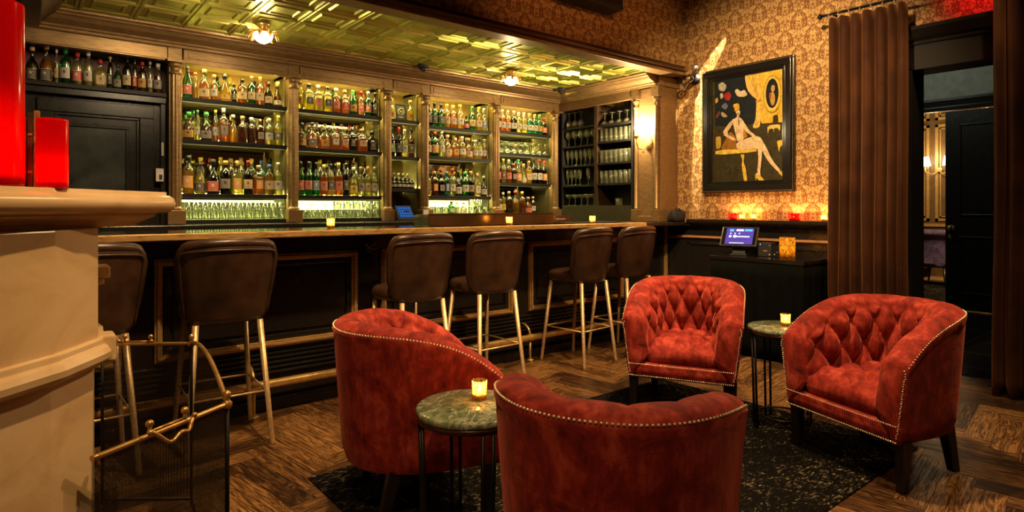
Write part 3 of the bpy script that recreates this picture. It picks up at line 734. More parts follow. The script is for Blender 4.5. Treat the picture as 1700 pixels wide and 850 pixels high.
def row(specs, x0, x1, y, z, maxh, rowname, group):
    specs = [(q[0], q[1], q[2]*1.16) + q[3:] for q in specs]
    n = len(specs); tot = sum(2*s[2]*(1.25 if s[0] == 'flask' else 1.0) for s in specs); gap = (x1-x0-tot)/(n)
    if gap < .002:
        k = (x1-x0-.002*n)/tot; specs = [(s[0], s[1], s[2]*k) + s[3:] for s in specs]; gap = .002
    x = x0 + gap/2
    for i, s in enumerate(specs):
        w = 2*s[2]*(1.25 if s[0] == 'flask' else 1.0)
        h = min(s[1], maxh)
        s2 = (s[0], h) + s[2:]
        bottle(s2, (x+w/2, y + rb.uniform(-.008, .008), z+.0005), radians((-4 if s[0] in ('square', 'flask') else -16) + rb.uniform(-3, 3)), f'{ORD[i+1] if i < 20 else i+1} in {rowname}', group)
        x += w + gap
F_DOOR = B('jug:210/40:dark:-:black:cork jug:235/44:clear:amber:black:gold slim:215/16:clear:pale:cream:white wine:246/38:green:-:white:green whisky:210/36:clear:pale:red:red whisky:225/32:clear:pale:white:white flask:185/36:clear:pale:cream:red slim:215/20:dark:-:black:gold squat:180/30:green:-:grey:black wine:238/33:dark:-:cream:black slim:220/18:brown:-:red:black whisky:205/34:brown:-:gold:red slim:215/20:clear:pale:white:white whisky:205/35:clear:red:grey:white')
row([(q[0], q[1]*1.12, q[2]*1.25) + q[3:] for q in F_DOOR], .02, .825, YB+.09, 2.06, .268, 'row above dark door', 'bottles above the dark door')
x0, x1 = CX[0]+.06, CX[1]-.06
row(B('burg:245/38:green:-:red:black slim:205/20:clear:gold:-:orange jug:238/44:clear:amber:cream:cork whisky:205/30:clear:amber:white:gold bell:225/52:clear:gold:gold:black slim:150/22:dark:-:black:black whisky:200/40:clear:amber:cream:black wine:232/34:green:-:cream:cork wine:235/36:clear:amber:cream:gold squat:205/36:dark:-:cream:black bell:215/42:brown:-:white:gold'), x0, x1, YB+.08, 2.055, .243, 'front row, top shelf, doorside bay', 'bottles in the bay beside the dark door')
row(B('slim:225/26:clear:gold:cream:red whisky:220/30:clear:pale:white:green slim:215/24:green:-:cream:black wine:220/28:clear:yellow:cream:yellow slim:220/26:dark:-:black:orange whisky:215/30:clear:amber:white:black wine:225/28:clear:gold:cream:red'), x0+.04, x1-.05, YB+.20, 2.055, .235, 'back row, top shelf, doorside bay', 'bottles in the bay beside the dark door')
row(B('jug:215/42:clear:brown:gold:green slim:235/18:clear:pale:white:green jug:225/44:clear:brown:grey:green slim:250/20:clear:amber:white:yellow square:272/34:clear:amber:grey:white jug:225/34:clear:gold:-:silver whisky:220/34:clear:brown:-:cork whisky:215/34:clear:brown:-:white square:210/34:brown:-:grey:cork whisky:222/34:clear:pale:white:white wine:250/38:clear:yellow:black:yellow'), x0, x1, YB+.08, 1.735, .27, 'front row, middle shelf, doorside bay', 'bottles in the bay beside the dark door')
row(B('wine:255/30:clear:yellow:-:green slim:250/24:green:-:yellow:yellow whisky:230/32:clear:gold:cream:black wine:240/30:clear:amber:white:gold slim:235/24:clear:amber:cream:cork whisky:228/32:clear:gold:white:silver wine:255/30:clear:pale:white:yellow'), x0+.05, x1-.04, YB+.20, 1.735, .265, 'back row, middle shelf, doorside bay', 'bottles in the bay beside the dark door')
row(B('whisky:290/42:clear:gold:orange:black jug:240/44:clear:yellow:black:black jug:270/50:dark:-:red:black whisky:265/42:dark:-:grey:gold flask:270/38:clear:pale:orange:cork wine:275/38:dark:-:cream:red square:240/44:clear:orange:orange:cork whisky:250/40:clear:gold:cream:blue wine:270/38:clear:pale:white:white'), x0, x1, YB+.08, 1.325, .33, 'front row, lower shelf, doorside bay', 'bottles in the bay beside the dark door')
row(B('wine:310/32:dark:-:black:black slim:290/28:clear:gold:yellow:yellow slim:285/26:dark:-:red:red wine:300/30:clear:pale:white:yellow slim:295/28:clear:yellow:cream:gold wine:305/30:clear:pale:white:cork whisky:300/32:clear:pale:white:yellow wine:290/30:blue:-:blue:blue slim:310/24:dark:-:black:black'), x0+.03, x1-.03, YB+.205, 1.325, .335, 'back row, lower shelf, doorside bay', 'bottles in the bay beside the dark door')
x0, x1 = CX[1]+.06, CX[2]-.06
g2 = 'bottles in the second bay'
row(B('slim:245/26:clear:yellow:yellow:black square:232/38:clear:yellow:black:black square:230/38:clear:yellow:pink:white square:228/38:clear:yellow:black:black whisky:222/38:clear:orange:pink:white square:215/36:clear:orange:red:cork burg:225/38:green:-:gold:green wine:225/32:clear:orange:red:red wine:228/32:green:-:red:white wine:225/28:dark:-:black:black'), x0, x1, YB+.08, 2.055, .243, 'front row, top shelf, second bay', g2)
row(B('slim:205/28:clear:yellow:cream:yellow whisky:210/32:clear:gold:white:yellow slim:225/28:green:-:white:green wine:235/28:clear:yellow:white:yellow slim:230/26:green:-:red:red wine:230/28:clear:gold:cream:orange'), x0+.10, x1-.02, YB+.20, 2.055, .238, 'back row, top shelf, second bay', g2)
row(B('jug:215/36:clear:brown:gold:black jug:225/44:clear:orange:black:black flask:180/40:clear:orange:gold:black square:205/38:clear:orange:white:white square:200/38:clear:orange:cream:gold square:215/34:dark:-:black:silver square:205/46:clear:orange:cream:cork flask:195/38:dark:-:black:black'), x0, x1, YB+.08, 1.73, .27, 'front row, middle shelf, second bay', g2)
row(B('whisky:240/30:clear:gold:cream:black slim:235/24:clear:yellow:white:orange wine:245/28:clear:gold:-:white slim:240/24:clear:yellow:-:yellow wine:255/28:clear:yellow:white:yellow slim:250/24:clear:yellow:red:white wine:250/28:clear:amber:red:red slim:250/24:clear:orange:-:orange slim:252/24:clear:orange:-:gold'), x0+.02, x1-.04, YB+.20, 1.73, .27, 'back row, middle shelf, second bay', g2)
row(B('wine:285/30:green:-:red:black wine:290/32:green:-:pink:black wine:285/30:green:-:blue:black whisky:270/34:clear:amber:pink:gold wine:280/32:clear:gold:black:black wine:290/34:clear:orange:pink:gold slim:290/28:dark:-:black:black jug:260/38:clear:yellow:yellow:silver wine:265/34:clear:pale:grey:cork wine:270/32:clear:pale:cream:orange wine:270/28:clear:pale:white:cork'), x0, x1, YB+.08, 1.325, .335, 'front row, lower shelf, second bay', g2)
row(B('wine:300/30:green:-:white:green wine:300/30:green:-:red:green slim:320/26:clear:gold:cream:yellow wine:315/28:clear:gold:black:black slim:310/26:clear:pale:white:white slim:325/26:dark:-:black:silver wine:315/28:clear:pale:white:white slim:325/26:dark:-:black:black'), x0+.02, x1-.03, YB+.205, 1.325, .34, 'back row, lower shelf, second bay', g2)
x0, x1 = CX[2]+.06, CX[3]-.06
g3 = 'bottles in the narrow bay'
bottle(B('jug:205/40:clear:pale:gold:cork')[0], (x0+.036, YB+.10, 2.0505), -.2, 'left of the framed sign in the narrow bay', g3)
bottle(B('jug:205/42:clear:yellow:gold:cork')[0], (x1-.043, YB+.10, 2.0505), -.2, 'right of the framed sign in the narrow bay', g3)
row(B('wine:280/32:dark:-:green:black wine:285/30:dark:-:black:red wine:270/32:clear:pale:white:white wine:285/32:brown:-:black:black'), x0, x1, YB+.09, 1.70, .30, 'row on the middle shelf, narrow bay', g3)
row(B('whisky:88/22:dark:-:white:silver whisky:88/22:dark:-:white:silver whisky:88/22:dark:-:white:silver whisky:88/22:dark:-:white:silver whisky:88/22:dark:-:white:silver'), x0+.01, x1-.03, YB+.05, 1.40, .09, 'row of miniatures, narrow bay', g3)
row(B('whisky:150/24:dark:-:black:silver whisky:150/24:dark:-:black:silver whisky:150/24:dark:-:black:silver whisky:150/24:dark:-:black:silver whisky:150/24:dark:-:black:silver'), x0+.01, x1-.03, YB+.13, 1.40, .16, 'row behind the miniatures, narrow bay', g3)
x0, x1 = CX[3]+.06, CX[4]-.06
g4 = 'bottles in the fourth bay'
row(B('wine:230/30:dark:-:black:black wine:240/34:green:-:black:black wine:235/34:green:-:black:black whisky:240/34:clear:gold:cream:yellow whisky:235/36:clear:orange:cream:yellow wine:250/40:clear:gold:white:yellow squat:150/36:dark:-:red:black wine:250/36:green:-:cream:green wine:250/36:clear:gold:cream:yellow wine:245/32:clear:pale:blue:white'), x0, x1, YB+.08, 2.02, .262, 'front row, top shelf, fourth bay', g4)
row(B('slim:200/28:clear:yellow:white:white slim:205/28:clear:gold:cream:orange slim:205/28:clear:pale:white:white whisky:200/30:clear:gold:cream:yellow'), x0+.04, x1-.30, YB+.20, 2.02, .255, 'back row, top shelf, fourth bay', g4)
row(B('wine:260/28:brown:-:white:black whisky:250/36:green:-:orange:red slim:265/30:clear:pale:white:white jug:230/40:clear:gold:cream:cork flask:205/32:clear:amber:gold:gold wine:225/32:clear:gold:white:white jug:215/40:clear:orange:cream:orange slim:200/28:clear:gold:white:white wine:225/28:clear:pale:white:black slim:215/26:clear:orange:white:cork'), x0, x1, YB+.08, 1.722, .275, 'front row, middle shelf, fourth bay', g4)
row(B('wine:250/28:green:-:red:red wine:245/28:green:-:white:green slim:250/26:clear:yellow:white:white wine:245/28:clear:pale:-:silver slim:245/26:clear:yellow:cream:yellow wine:240/28:clear:gold:cream:orange slim:235/26:clear:pale:white:white wine:250/26:clear:pale:white:white'), x0+.03, x1-.05, YB+.20, 1.722, .27, 'back row, middle shelf, fourth bay', g4)
row(B('wine:230/28:clear:yellow:black:black square:240/34:brown:-:orange:gold square:225/38:dark:-:grey:black square:245/28:blue:-:blue:blue wine:275/32:clear:pale:white:red jug:260/38:dark:-:white:black whisky:250/38:green:-:white:green wine:260/36:dark:-:grey:gold flask:240/32:clear:pale:white:cork jug:215/36:dark:-:white:silver'), x0, x1, YB+.08, 1.337, .32, 'front row, lower shelf, fourth bay', g4)
row(B('slim:270/28:clear:pale:white:red wine:275/28:clear:gold:white:red slim:265/28:brown:-:red:red wine:260/28:green:-:green:green slim:255/28:clear:yellow:white:yellow wine:285/28:green:-:cream:yellow slim:290/26:clear:pale:white:cork wine:295/26:clear:pale:cream:cork'), x0+.04, x1-.05, YB+.205, 1.337, .33, 'back row, lower shelf, fourth bay', g4)
row(B('whisky:130/30:green:-:green:red slim:120/24:clear:yellow:white:yellow jug:120/32:clear:pale:white:cork'), x0+.26, x0+.50, YB+.09, 1.15, .15, 'small row, base of fourth bay', g4)
x0, x1 = CX[4]+.06, CX[5]-.06
g5 = 'bottles in the fifth bay'
row(B('wine:238/28:brown:-:white:silver wine:238/34:clear:orange:white:silver wine:236/34:clear:orange:white:silver wine:236/36:dark:-:white:silver wine:232/34:clear:pale:white:white wine:232/34:clear:yellow:white:white wine:230/38:jade:-:white:gold wine:230/34:jade:-:white:gold wine:228/34:jade:-:gold:green wine:200/34:dark:-:red:red'), x0, x1, YB+.08, 2.04, .245, 'front row, top shelf, fifth bay', g5)
row(B('whisky:250/34:dark:-:red:red wine:260/36:clear:gold:black:yellow wine:255/36:clear:orange:pink:white square:215/36:brown:-:grey:red burg:265/38:clear:gold:orange:green bell:220/38:clear:pale:white:cork wine:255/40:clear:gold:cream:cork wine:280/38:dark:-:white:black wine:280/38:dark:-:white:red wine:265/36:dark:-:orange:red'), x0, x1, YB+.08, 1.485, .28, 'front row, lower shelf, fifth bay', g5)
row(B('wine:265/28:green:-:white:red slim:265/28:clear:yellow:white:yellow wine:265/28:clear:pale:white:white slim:270/28:clear:yellow:-:green wine:270/28:green:-:white:green slim:260/28:clear:pale:white:white wine:255/28:clear:gold:cream:silver'), x0+.03, x1-.25, YB+.20, 1.485, .285, 'back row, lower shelf, fifth bay', g5)
row(B('whisky:225/34:clear:pale:white:black slim:230/28:clear:yellow:yellow:white whisky:245/38:clear:brown:-:cork jug:255/44:clear:gold:-:red whisky:245/38:clear:orange:-:yellow jug:185/42:clear:orange:pink:cork whisky:190/28:brown:-:white:gold'), x0, x0+.56, YB+.08, 1.15, .27, 'row on base of fifth bay', g5)
row(B('slim:245/28:clear:pale:white:white wine:250/28:clear:gold:-:white slim:250/26:clear:pale:white:white wine:250/28:clear:pale:-:cork'), x0+.05, x0+.42, YB+.20, 1.15, .28, 'back row on base of fifth bay', g5)
# framed no-smoking sign in the narrow bay
t = thing('framed_sign', 'small black framed sign with crossed circle between two clear bottles', 'sign', (2.829, YB+.09, 2.0505), radians(-10))
mb = MB(); frame_y(mb, -.055, .055, 0, .165, .012, -.008, .008); mb.v = [(x, y + z*.12, z) for x, y, z in mb.v]; mb.build('frame', BLACKM, t, world=False)
mb = MB(); mb.box(-.044, .044, 0, .004, .011, .154); mb.v = [(x, y + z*.12, z) for x, y, z in mb.v]; mb.build('card', simple('dark_card', (.05, .045, .035), .5), t, world=False)
mb = MB(); mb.tube([(.030*cos(2*pi*k/24), -.002+.012*.85, .088+.030*sin(2*pi*k/24)) for k in range(24)], .003, 6, closed=True); mb.cyl((-.021, .0085, .109), (.021, .0085, .067), .003, seg=6); mb.cyl((-.02, .008, .078), (.018, .008, .096), .003, seg=6)
mb.cyl((-.03, .003, .035), (.03, .003, .035), .003, seg=6); mb.cyl((-.02, .002, .024), (.02, .002, .024), .002, seg=6); mb.build('symbol', simple('pale_ink', (.6, .54, .4), .5), t, world=False)

# ------------------------------------------------------------------ glassware
def gmesh(prof, seg=14):
    mb = MB(); mb.lathe(prof, seg, caps=False); o = mb.build('tmp', G['ware'], recalc=True); d = o.data; bpy.data.objects.remove(o); return d
HIGH = gmesh([(.0,.004),(.026,.0),(.028,.004),(.031,.135),(.029,.135),(.025,.012),(.0,.010)])
TUMB = gmesh([(.0,.003),(.032,.0),(.035,.004),(.038,.0745),(.036,.0745),(.031,.010),(.0,.008)])
COUPE = gmesh([(.0,.004),(.032,.0),(.032,.003),(.006,.008),(.004,.02),(.004,.07),(.012,.078),(.034,.092),(.044,.112),(.045,.125),(.043,.125),(.040,.110),(.030,.095),(.0,.083)], 16)
WINE = gmesh([(.0,.004),(.032,.0),(.032,.003),(.006,.008),(.004,.02),(.004,.075),(.014,.084),(.034,.105),(.040,.135),(.034,.175),(.032,.175),(.037,.135),(.030,.108),(.0,.088)], 16)
FLUTE = gmesh([(.0,.004),(.028,.0),(.028,.003),(.005,.008),(.004,.045),(.008,.06),(.021,.10),(.023,.14),(.020,.182),(.0185,.182),(.021,.14),(.018,.10),(.0,.064)], 14)
def flip(me, h):
    d = me.copy()
    for v in d.vertices: v.co.z = h - v.co.z
    d.flip_normals(); return d
WINEU = flip(WINE, .175); COUPEU = flip(COUPE, .125); FLUTEU = flip(FLUTE, .182)
def glass(me, name, loc, lab, group):
    o = bpy.data.objects.new(name, me); COL.objects.link(o); o.location = loc
    tag(o, lab, 'glass', group)
def grow(me, name, n, a, b, desc, rowname, group):
    for i in range(n):
        q = i/(n-1) if n > 1 else 0
        loc = tuple(a[k] + (b[k]-a[k])*q for k in range(3))
        glass(me, name, loc, f'{desc}, {ORD[i+1]} in {rowname}', group)
x0, x1 = CX[0]+.05, CX[1]-.05
grow(HIGH, 'highball_glass', 12, (x0+.034, YB+.06, 1.1255), (x1-.034, YB+.06, 1.1255), 'tall clear highball glass', 'front row, base of doorside bay', 'highball glasses under the bottles')
grow(HIGH, 'highball_glass', 11, (x0+.066, YB+.125, 1.1255), (x1-.066, YB+.125, 1.1255), 'tall clear highball glass', 'second row, base of doorside bay', 'highball glasses under the bottles')
x0, x1 = CX[1]+.05, CX[2]-.05
grow(TUMB, 'tumbler', 9, (x0+.045, YB+.06, 1.1255), (x1-.045, YB+.06, 1.1255), 'short clear tumbler', 'front row, base of second bay', 'tumblers in the second bay')
grow(TUMB, 'tumbler', 8, (x0+.086, YB+.14, 1.1255), (x1-.086, YB+.14, 1.1255), 'short clear tumbler', 'back row, base of second bay', 'tumblers in the second bay')
grow(TUMB, 'tumbler', 5, (x0+.36, YB+.06, 1.2007), (x1-.045, YB+.06, 1.2007), 'stacked clear tumbler', 'upper row, base of second bay', 'tumblers in the second bay')
grow(COUPEU, 'coupe_glass', 6, (x0+.06, YB+.235, 1.1255), (x1-.06, YB+.235, 1.1255), 'upturned clear coupe', 'row behind tumblers, second bay', 'coupes in the second bay')
x0, x1 = CX[3]+.05, CX[4]-.05
grow(TUMB, 'tumbler', 3, (x0+.05, YB+.06, 1.1505), (x0+.22, YB+.06, 1.1505), 'short clear tumbler', 'row left of small bottles, base of fourth bay', 'tumblers in the fourth bay')
grow(TUMB, 'tumbler', 3, (x1-.22, YB+.06, 1.1505), (x1-.05, YB+.06, 1.1505), 'short clear tumbler', 'row right of small bottles, base of fourth bay', 'tumblers in the fourth bay')
grow(TUMB, 'tumbler', 2, (x1-.22, YB+.06, 1.2257), (x1-.135, YB+.06, 1.2257), 'stacked clear tumbler', 'upper row, right end of fourth bay', 'tumblers in the fourth bay')
grow(COUPEU, 'coupe_glass', 4, (x0+.09, YB+.20, 1.1505), (x0+.40, YB+.20, 1.1505), 'upturned clear coupe', 'back row, base of fourth bay', 'coupes in the fourth bay')
x0, x1 = CX[4]+.05, CX[5]-.05
grow(COUPEU, 'coupe_glass', 8, (x0+.05, YB+.06, 1.8105), (x1-.05, YB+.06, 1.8105), 'upturned clear coupe', 'front row, second shelf of fifth bay', 'upturned coupes in the fifth bay')
grow(COUPEU, 'coupe_glass', 7, (x0+.095, YB+.15, 1.8105), (x1-.095, YB+.15, 1.8105), 'upturned clear coupe', 'middle row, second shelf of fifth bay', 'upturned coupes in the fifth bay')
grow(COUPEU, 'coupe_glass', 8, (x0+.05, YB+.24, 1.8105), (x1-.05, YB+.24, 1.8105), 'upturned clear coupe', 'back row, second shelf of fifth bay', 'upturned coupes in the fifth bay')
gw = 'glasses in the end wall cabinet'
for z, nm, me, n in ((RSR[1]+.0005, 'second shelf', HIGH, 7), (RSR[2]+.0005, 'third shelf', HIGH, 7), (RSR[3]+.0005, 'fourth shelf', HIGH, 7)):
    grow(me, 'highball_glass', n, (4.855, 4.465, z), (4.855, 4.07, z), 'tall clear highball glass', f'front row, {nm}, right half of glass cabinet', gw)
    grow(me, 'highball_glass', n-1, (4.925, 4.432, z), (4.925, 4.103, z), 'tall clear highball glass', f'second row, {nm}, right half of glass cabinet', gw)
grow(COUPEU, 'coupe_glass', 4, (4.865, 4.44, RSR[0]+.0005), (4.865, 4.13, RSR[0]+.0005), 'upturned coupe', 'front row, top right shelf of glass cabinet', gw)
grow(COUPEU, 'coupe_glass', 4, (4.965, 4.44, RSR[0]+.0005), (4.965, 4.13, RSR[0]+.0005), 'upturned coupe', 'back row, top right shelf of glass cabinet', gw)
grow(WINEU, 'wine_glass', 3, (4.87, 4.99, RSL[0]+.0005), (4.87, 4.80, RSL[0]+.0005), 'upturned wine glass', 'row on top left shelf of glass cabinet', gw)
grow(WINE, 'wine_glass', 5, (4.865, 4.99, RSL[1]+.0005), (4.865, 4.60, RSL[1]+.0005), 'clear wine glass', 'front row, second left shelf of glass cabinet', gw)
grow(WINE, 'wine_glass', 5, (4.965, 4.99, RSL[1]+.0005), (4.965, 4.60, RSL[1]+.0005), 'clear wine glass', 'back row, second left shelf of glass cabinet', gw)
grow(FLUTE, 'flute_glass', 7, (4.86, 5.00, RSL[2]+.0005), (4.86, 4.59, RSL[2]+.0005), 'slim champagne flute', 'row on third left shelf of glass cabinet', gw)
grow(FLUTE, 'flute_glass', 4, (4.86, 5.00, RSL[3]+.0005), (4.86, 4.81, RSL[3]+.0005), 'slim champagne flute', 'row on fourth left shelf of glass cabinet', gw)
glass(FLUTE, 'flute_glass', (4.86, 4.68, RSL[3]+.0005), 'slim champagne flute standing apart on fourth left shelf of glass cabinet', gw)
grow(COUPE, 'coupe_glass', 5, (4.865, 4.985, 1.2405), (4.865, 4.60, 1.2405), 'clear coupe', 'row on lowest left shelf of glass cabinet', gw)
glass(TUMB, 'tumbler', (4.87, 4.25, 1.2405), 'lone short tumbler on lowest right shelf of glass cabinet', gw)
# ================================================================== the bar
FY = 3.80
bar = thing('bar_counter', 'long black panelled bar counter with gilt mouldings and ribbed base', 'bar', (2.2, 3.9, 0))
mb = MB(); mb.box(.012, 5.06, FY, 3.98, 0, 1.046); mb.build('carcass', BLACKP, bar)
mb = MB()
for z0, z1, d in ((0,.065,.05),(.09,.15,.03)): mb.box(.012, 5.06, FY-d, FY, z0, z1)
for k in range(5): mb.box(.012, 5.06, FY-.034+.004*k, FY, .215+.028*k, .233+.028*k)
bevel(mb.build('ribbed_base', BLACKP, bar), .005)
for xa, xb in ((.03,.41),(.56,1.735),(1.91,3.06),(3.235,4.395)):
    mb = MB()
    for q, w, d in ((0,.012,.028),(.012,.016,.040),(.028,.012,.022)):
        frame_y(mb, xa+q, xb-q, .372+q, .937-q, w, FY-d, FY)
    bevel(mb.build('gilt_moulding', GOLDTRIM, bar), .003)
    mb = MB(); frame_y(mb, xa+.045, xb-.045, .417, .892, .03, FY-.015, FY); mb.box(xa+.095, xb-.095, FY-.012, FY, .466, .843); bevel(mb.build('raised_panel', BLACKP, bar), .006)
mb = MB(); mb.box(5.03, 5.06, FY-.03, FY, 0, 1.04); bevel(mb.build('end_trim', GOLDTRIM, bar), .003)
# worktop
t = thing('bar_worktop', 'long bar worktop with dark polished surface and worn golden wood edge', 'worktop', (2.0, 3.8, 1.046))
mb = MB(); mb.box(.012, 4.37, 3.54, 4.10, 1.0475, 1.083); bevel(mb.build('slab', M('dark_polished_top').pr((.014,.010,.007), .10, 0, Specular_IOR_Level=.6).mat, t), .002)
EDGE = M('worn_gold_wood').pr((.4,.24,.09), .4, .2); _n = EDGE.noise(EDGE.map(EDGE.obj(), (1, 1, 6)), 14, 6, .7); EDGE.col(EDGE.ramp(_n, [(.34, (.10,.045,.013)), (.44, (.46,.27,.085)), (.7, (.66,.43,.16))])); EDGE = EDGE.mat
mb = MB(); mb.extrude_x([(3.54,1.047),(3.505,1.047),(3.498,1.053),(3.498,1.079),(3.505,1.085),(3.54,1.085)], .012, 4.372); mb.box(4.37, 4.385, 3.50, 4.10, 1.047, 1.085); mb.build('edge_strip', EDGE, t)
t = thing('bar_flap', 'dark lower counter flap between bar top and painting wall', 'worktop', (4.72, 3.8, 1.046))
mb = MB(); mb.box(4.39, 5.035, 3.51, 3.98, 1.0475, 1.078); bevel(mb.build('slab', BLACKP, t), .004)
mb = MB(); mb.box(5.035, 5.064, 3.51, 3.98, 1.0475, 1.080); mb.build('end_edge', EDGE, t)
# foot rail
RY, RZ = 3.68, .18
t = thing('foot_rail', 'polished brass foot rail along the base of the bar', 'rail', (2.2, RY, RZ))
mb = MB(); mb.tube([(.015+.5*k, RY, RZ) for k in range(11)], .026, 14); mb.build('tube', BRASS, t)
for x in (1.05, 2.10, 3.16, 4.38):
    mb = MB(); mb.tube([(x,FY-.012,RZ+.10),(x,FY-.06,RZ+.095),(x,RY+.02,RZ+.065),(x,RY,RZ+.025)], .009, 8); mb.lathe([(.029,-.02),(.031,0),(.029,.02)], 14, (0,0,0), caps=False)
    k = len(mb.v) - 14*3; mb.v[k:] = [(x+zz, RY+xx, RZ+yy) for xx, yy, zz in mb.v[k:]]
    mb.tube([(x,RY,RZ-.02),(x,RY+.005,.06),(x,RY,.0)], .010, 8); mb.lathe([(.03,0),(.028,.008),(.01,.012)], 12, (x,RY,.0005)); mb.build('bracket', BRASS, t)
# coat hooks under the counter edge
def coat_hook(x, lab):
    t = thing('coat_hook', lab, 'hook', (x, FY-.02, .93), 0, 'coat hooks on the bar front')
    mb = MB(); mb.ball((x, FY-.013, .95), .012)
    for a in (-150, -90, -30, 35, 145):
        r = radians(a); mb.tube([(x, FY-.013, .95), (x+.022*cos(r), FY-.020, .95+.022*sin(r)), (x+.036*cos(r), FY-.032, .95+.030*sin(r)+.004)], [.006,.005,.004], 6); mb.ball((x+.036*cos(r), FY-.033, .95+.030*sin(r)+.004), .0065, 8, 5)
    mb.build('claw', simple('dull_pewter', (.30,.22,.15), .3, .9), t)
coat_hook(1.82, 'clawed metal coat hook on bar front right of second gilt panel from fireplace')
coat_hook(3.15, 'clawed metal coat hook on bar front left of the last gilt panel')
# candles
VOT = {}
def votive(x, y, z, lab, group, colour='gold', r=.026, h=.065, power=.9):
    key = (colour, r, h)
    if key not in VOT:
        m = M(colour + '_votive_glass'); c = {'gold': (.98,.74,.36), 'red': (.85,.02,.02)}[colour]
        tr = m.n('BsdfTranslucent'); m.setc(tr.inputs[0], c); tp = m.n('BsdfTransparent'); m.setc(tp.inputs[0], c); gl = m.n('BsdfGlossy'); gl.inputs['Roughness'].default_value = .12; m.setc(gl.inputs[0], (1,.8,.5))
        v = m.n('TexVoronoi'); m.link(m.obj(), v.inputs['Vector']); v.inputs['Scale'].default_value = 150
        f = X(m.nt, v.outputs['Distance']).step(.25, .6)
        a = m.n('MixShader'); m.link(f*.6+.25, a.inputs[0]); m.link(tr.outputs[0], a.inputs[1]); m.link(tp.outputs[0], a.inputs[2])
        b = m.n('MixShader'); b.inputs[0].default_value = .10; m.link(a.outputs[0], b.inputs[1]); m.link(gl.outputs[0], b.inputs[2]); m.link(b.outputs[0], m.out.inputs[0])
        t = thing('votive_candle', lab, 'candle', (0,0,0), 0, group)
        mb = MB(); mb.lathe([(.0,.003),(r*.9,0),(r*.92,.003),(r,h),(r*.93,h),(r*.86,.008),(0,.007)], 20, caps=False); mb.build('glass_cup', m.mat, t, world=False)
        mb = MB(); mb.lathe([(r*.80,.009),(r*.80,h*.36),(r*.7,h*.37),(0,h*.35)], 16); mb.build('wax', WAX, t, world=False)
        mb = MB(); mb.lathe([(.0,h*.40),(.004,h*.47),(.005,h*.55),(.0025,h*.70),(0,h*.80)], 8); mb.build('flame', FLAME, t, world=False)
        d = bpy.data.lights.new('candle_light', 'POINT'); d.energy = power; d.shadow_soft_size = .008; d.color = (1.0, .50, .16) if colour == 'gold' else (1.0, .34, .12)
        lo = bpy.data.objects.new('candle_light', d); COL.objects.link(lo); lo.parent = t; lo.location = (0, 0, h*.86)
        VOT[key] = t; t.location = (x, y, z); return t
    return dup(VOT[key], (x, y, z), random.Random(int(x*977)).uniform(0, 3), lab, group)
gc = 'gold votives on the bar'
votive(1.555, 3.79, 1.0836, 'gold votive candle on the bar top before the second bay', gc)
votive(2.86, 3.575, 1.0836, 'gold votive candle on the bar top before the brown drinks trough', gc)
votive(3.73, 3.545, 1.0836, 'gold votive candle on the bar top beside black mats, nearest the sconce', gc)
# drinks trough with glass end
t = thing('service_trough', 'long brown service trough with pale green glass end on the bar top', 'trough', (2.85, 3.78, 1.0835))
mb = MB(); mb.box(2.25, 3.45, 3.72, 3.735, 1.084, 1.168); mb.box(2.25, 3.45, 3.90, 3.915, 1.084, 1.168); mb.box(2.25, 3.45, 3.735, 3.90, 1.084, 1.094); mb.box(3.435, 3.45, 3.735, 3.90, 1.094, 1.168); mb.box(2.25, 3.452, 3.716, 3.738, 1.168, 1.176)
bevel(mb.build('box', simple('glossy_brown', (.075,.038,.014), .22, .2, .3, 5), t), .003)
mb = MB(); mb.box(2.17, 2.25, 3.72, 3.80, 1.084, 1.166); mb.build('glass_end', glassm('trough_glass', (.55,.62,.40), .35, (.34,.36,.20)), t)
# mats and black boxes at the far end of the bar
t = tag(bevel((lambda m: m.build('bar_mat', BLACKM))((lambda m: m.box(3.50, 4.2, 3.64, 3.78, 1.0835, 1.093))(MB())), .002), 'flat black rubber mat on bar top beside brown trough', 'mat')
t = thing('card_printer', 'low black printer box on bar top right of brown trough', 'printer', (3.62, 3.88, 1.0835))
mb = MB(); mb.box(3.50, 3.74, 3.80, 3.96, 1.0840, 1.15); bevel(mb.build('case', BLACKP, t), .006); mb = MB(); mb.box(3.55, 3.66, 3.797, 3.80, 1.118, 1.124); mb.build('paper_slot', CAPM['silver'], t)
t = thing('black_bag', 'slumped black cloth bag on the counter flap beside the pilaster', 'bag', (4.95, 3.59, 1.079))
mb = MB()
def f(i, j):
    a = 2*pi*i/28; q = [(.6,0),(1,.012),(1.04,.05),(.98,.085),(.80,.105),(.40,.112),(.02,.110)][j]
    w = 1 + .09*sin(3*a+j) + .05*sin(7*a-j*2); k = (abs(cos(a))**3.2 + abs(sin(a))**3.2)**(-1/3.2)
    return (4.95+.10*k*cos(a)*q[0]*w, 3.585+.050*k*sin(a)*q[0]*w, 1.0795+q[1]*(1+.08*sin(2*a+1)))
mb.grid(28, 7, f, closeu=True); mb.face(range(28)); mb.build('body', simple('black_cloth', (.012,.011,.012), .8), t)
mb = MB(); mb.tube([(4.90,3.575,1.19),(4.91,3.565,1.206),(4.96,3.562,1.208),(4.99,3.57,1.19)], .006, 6); mb.build('handle', BLACKM, t)
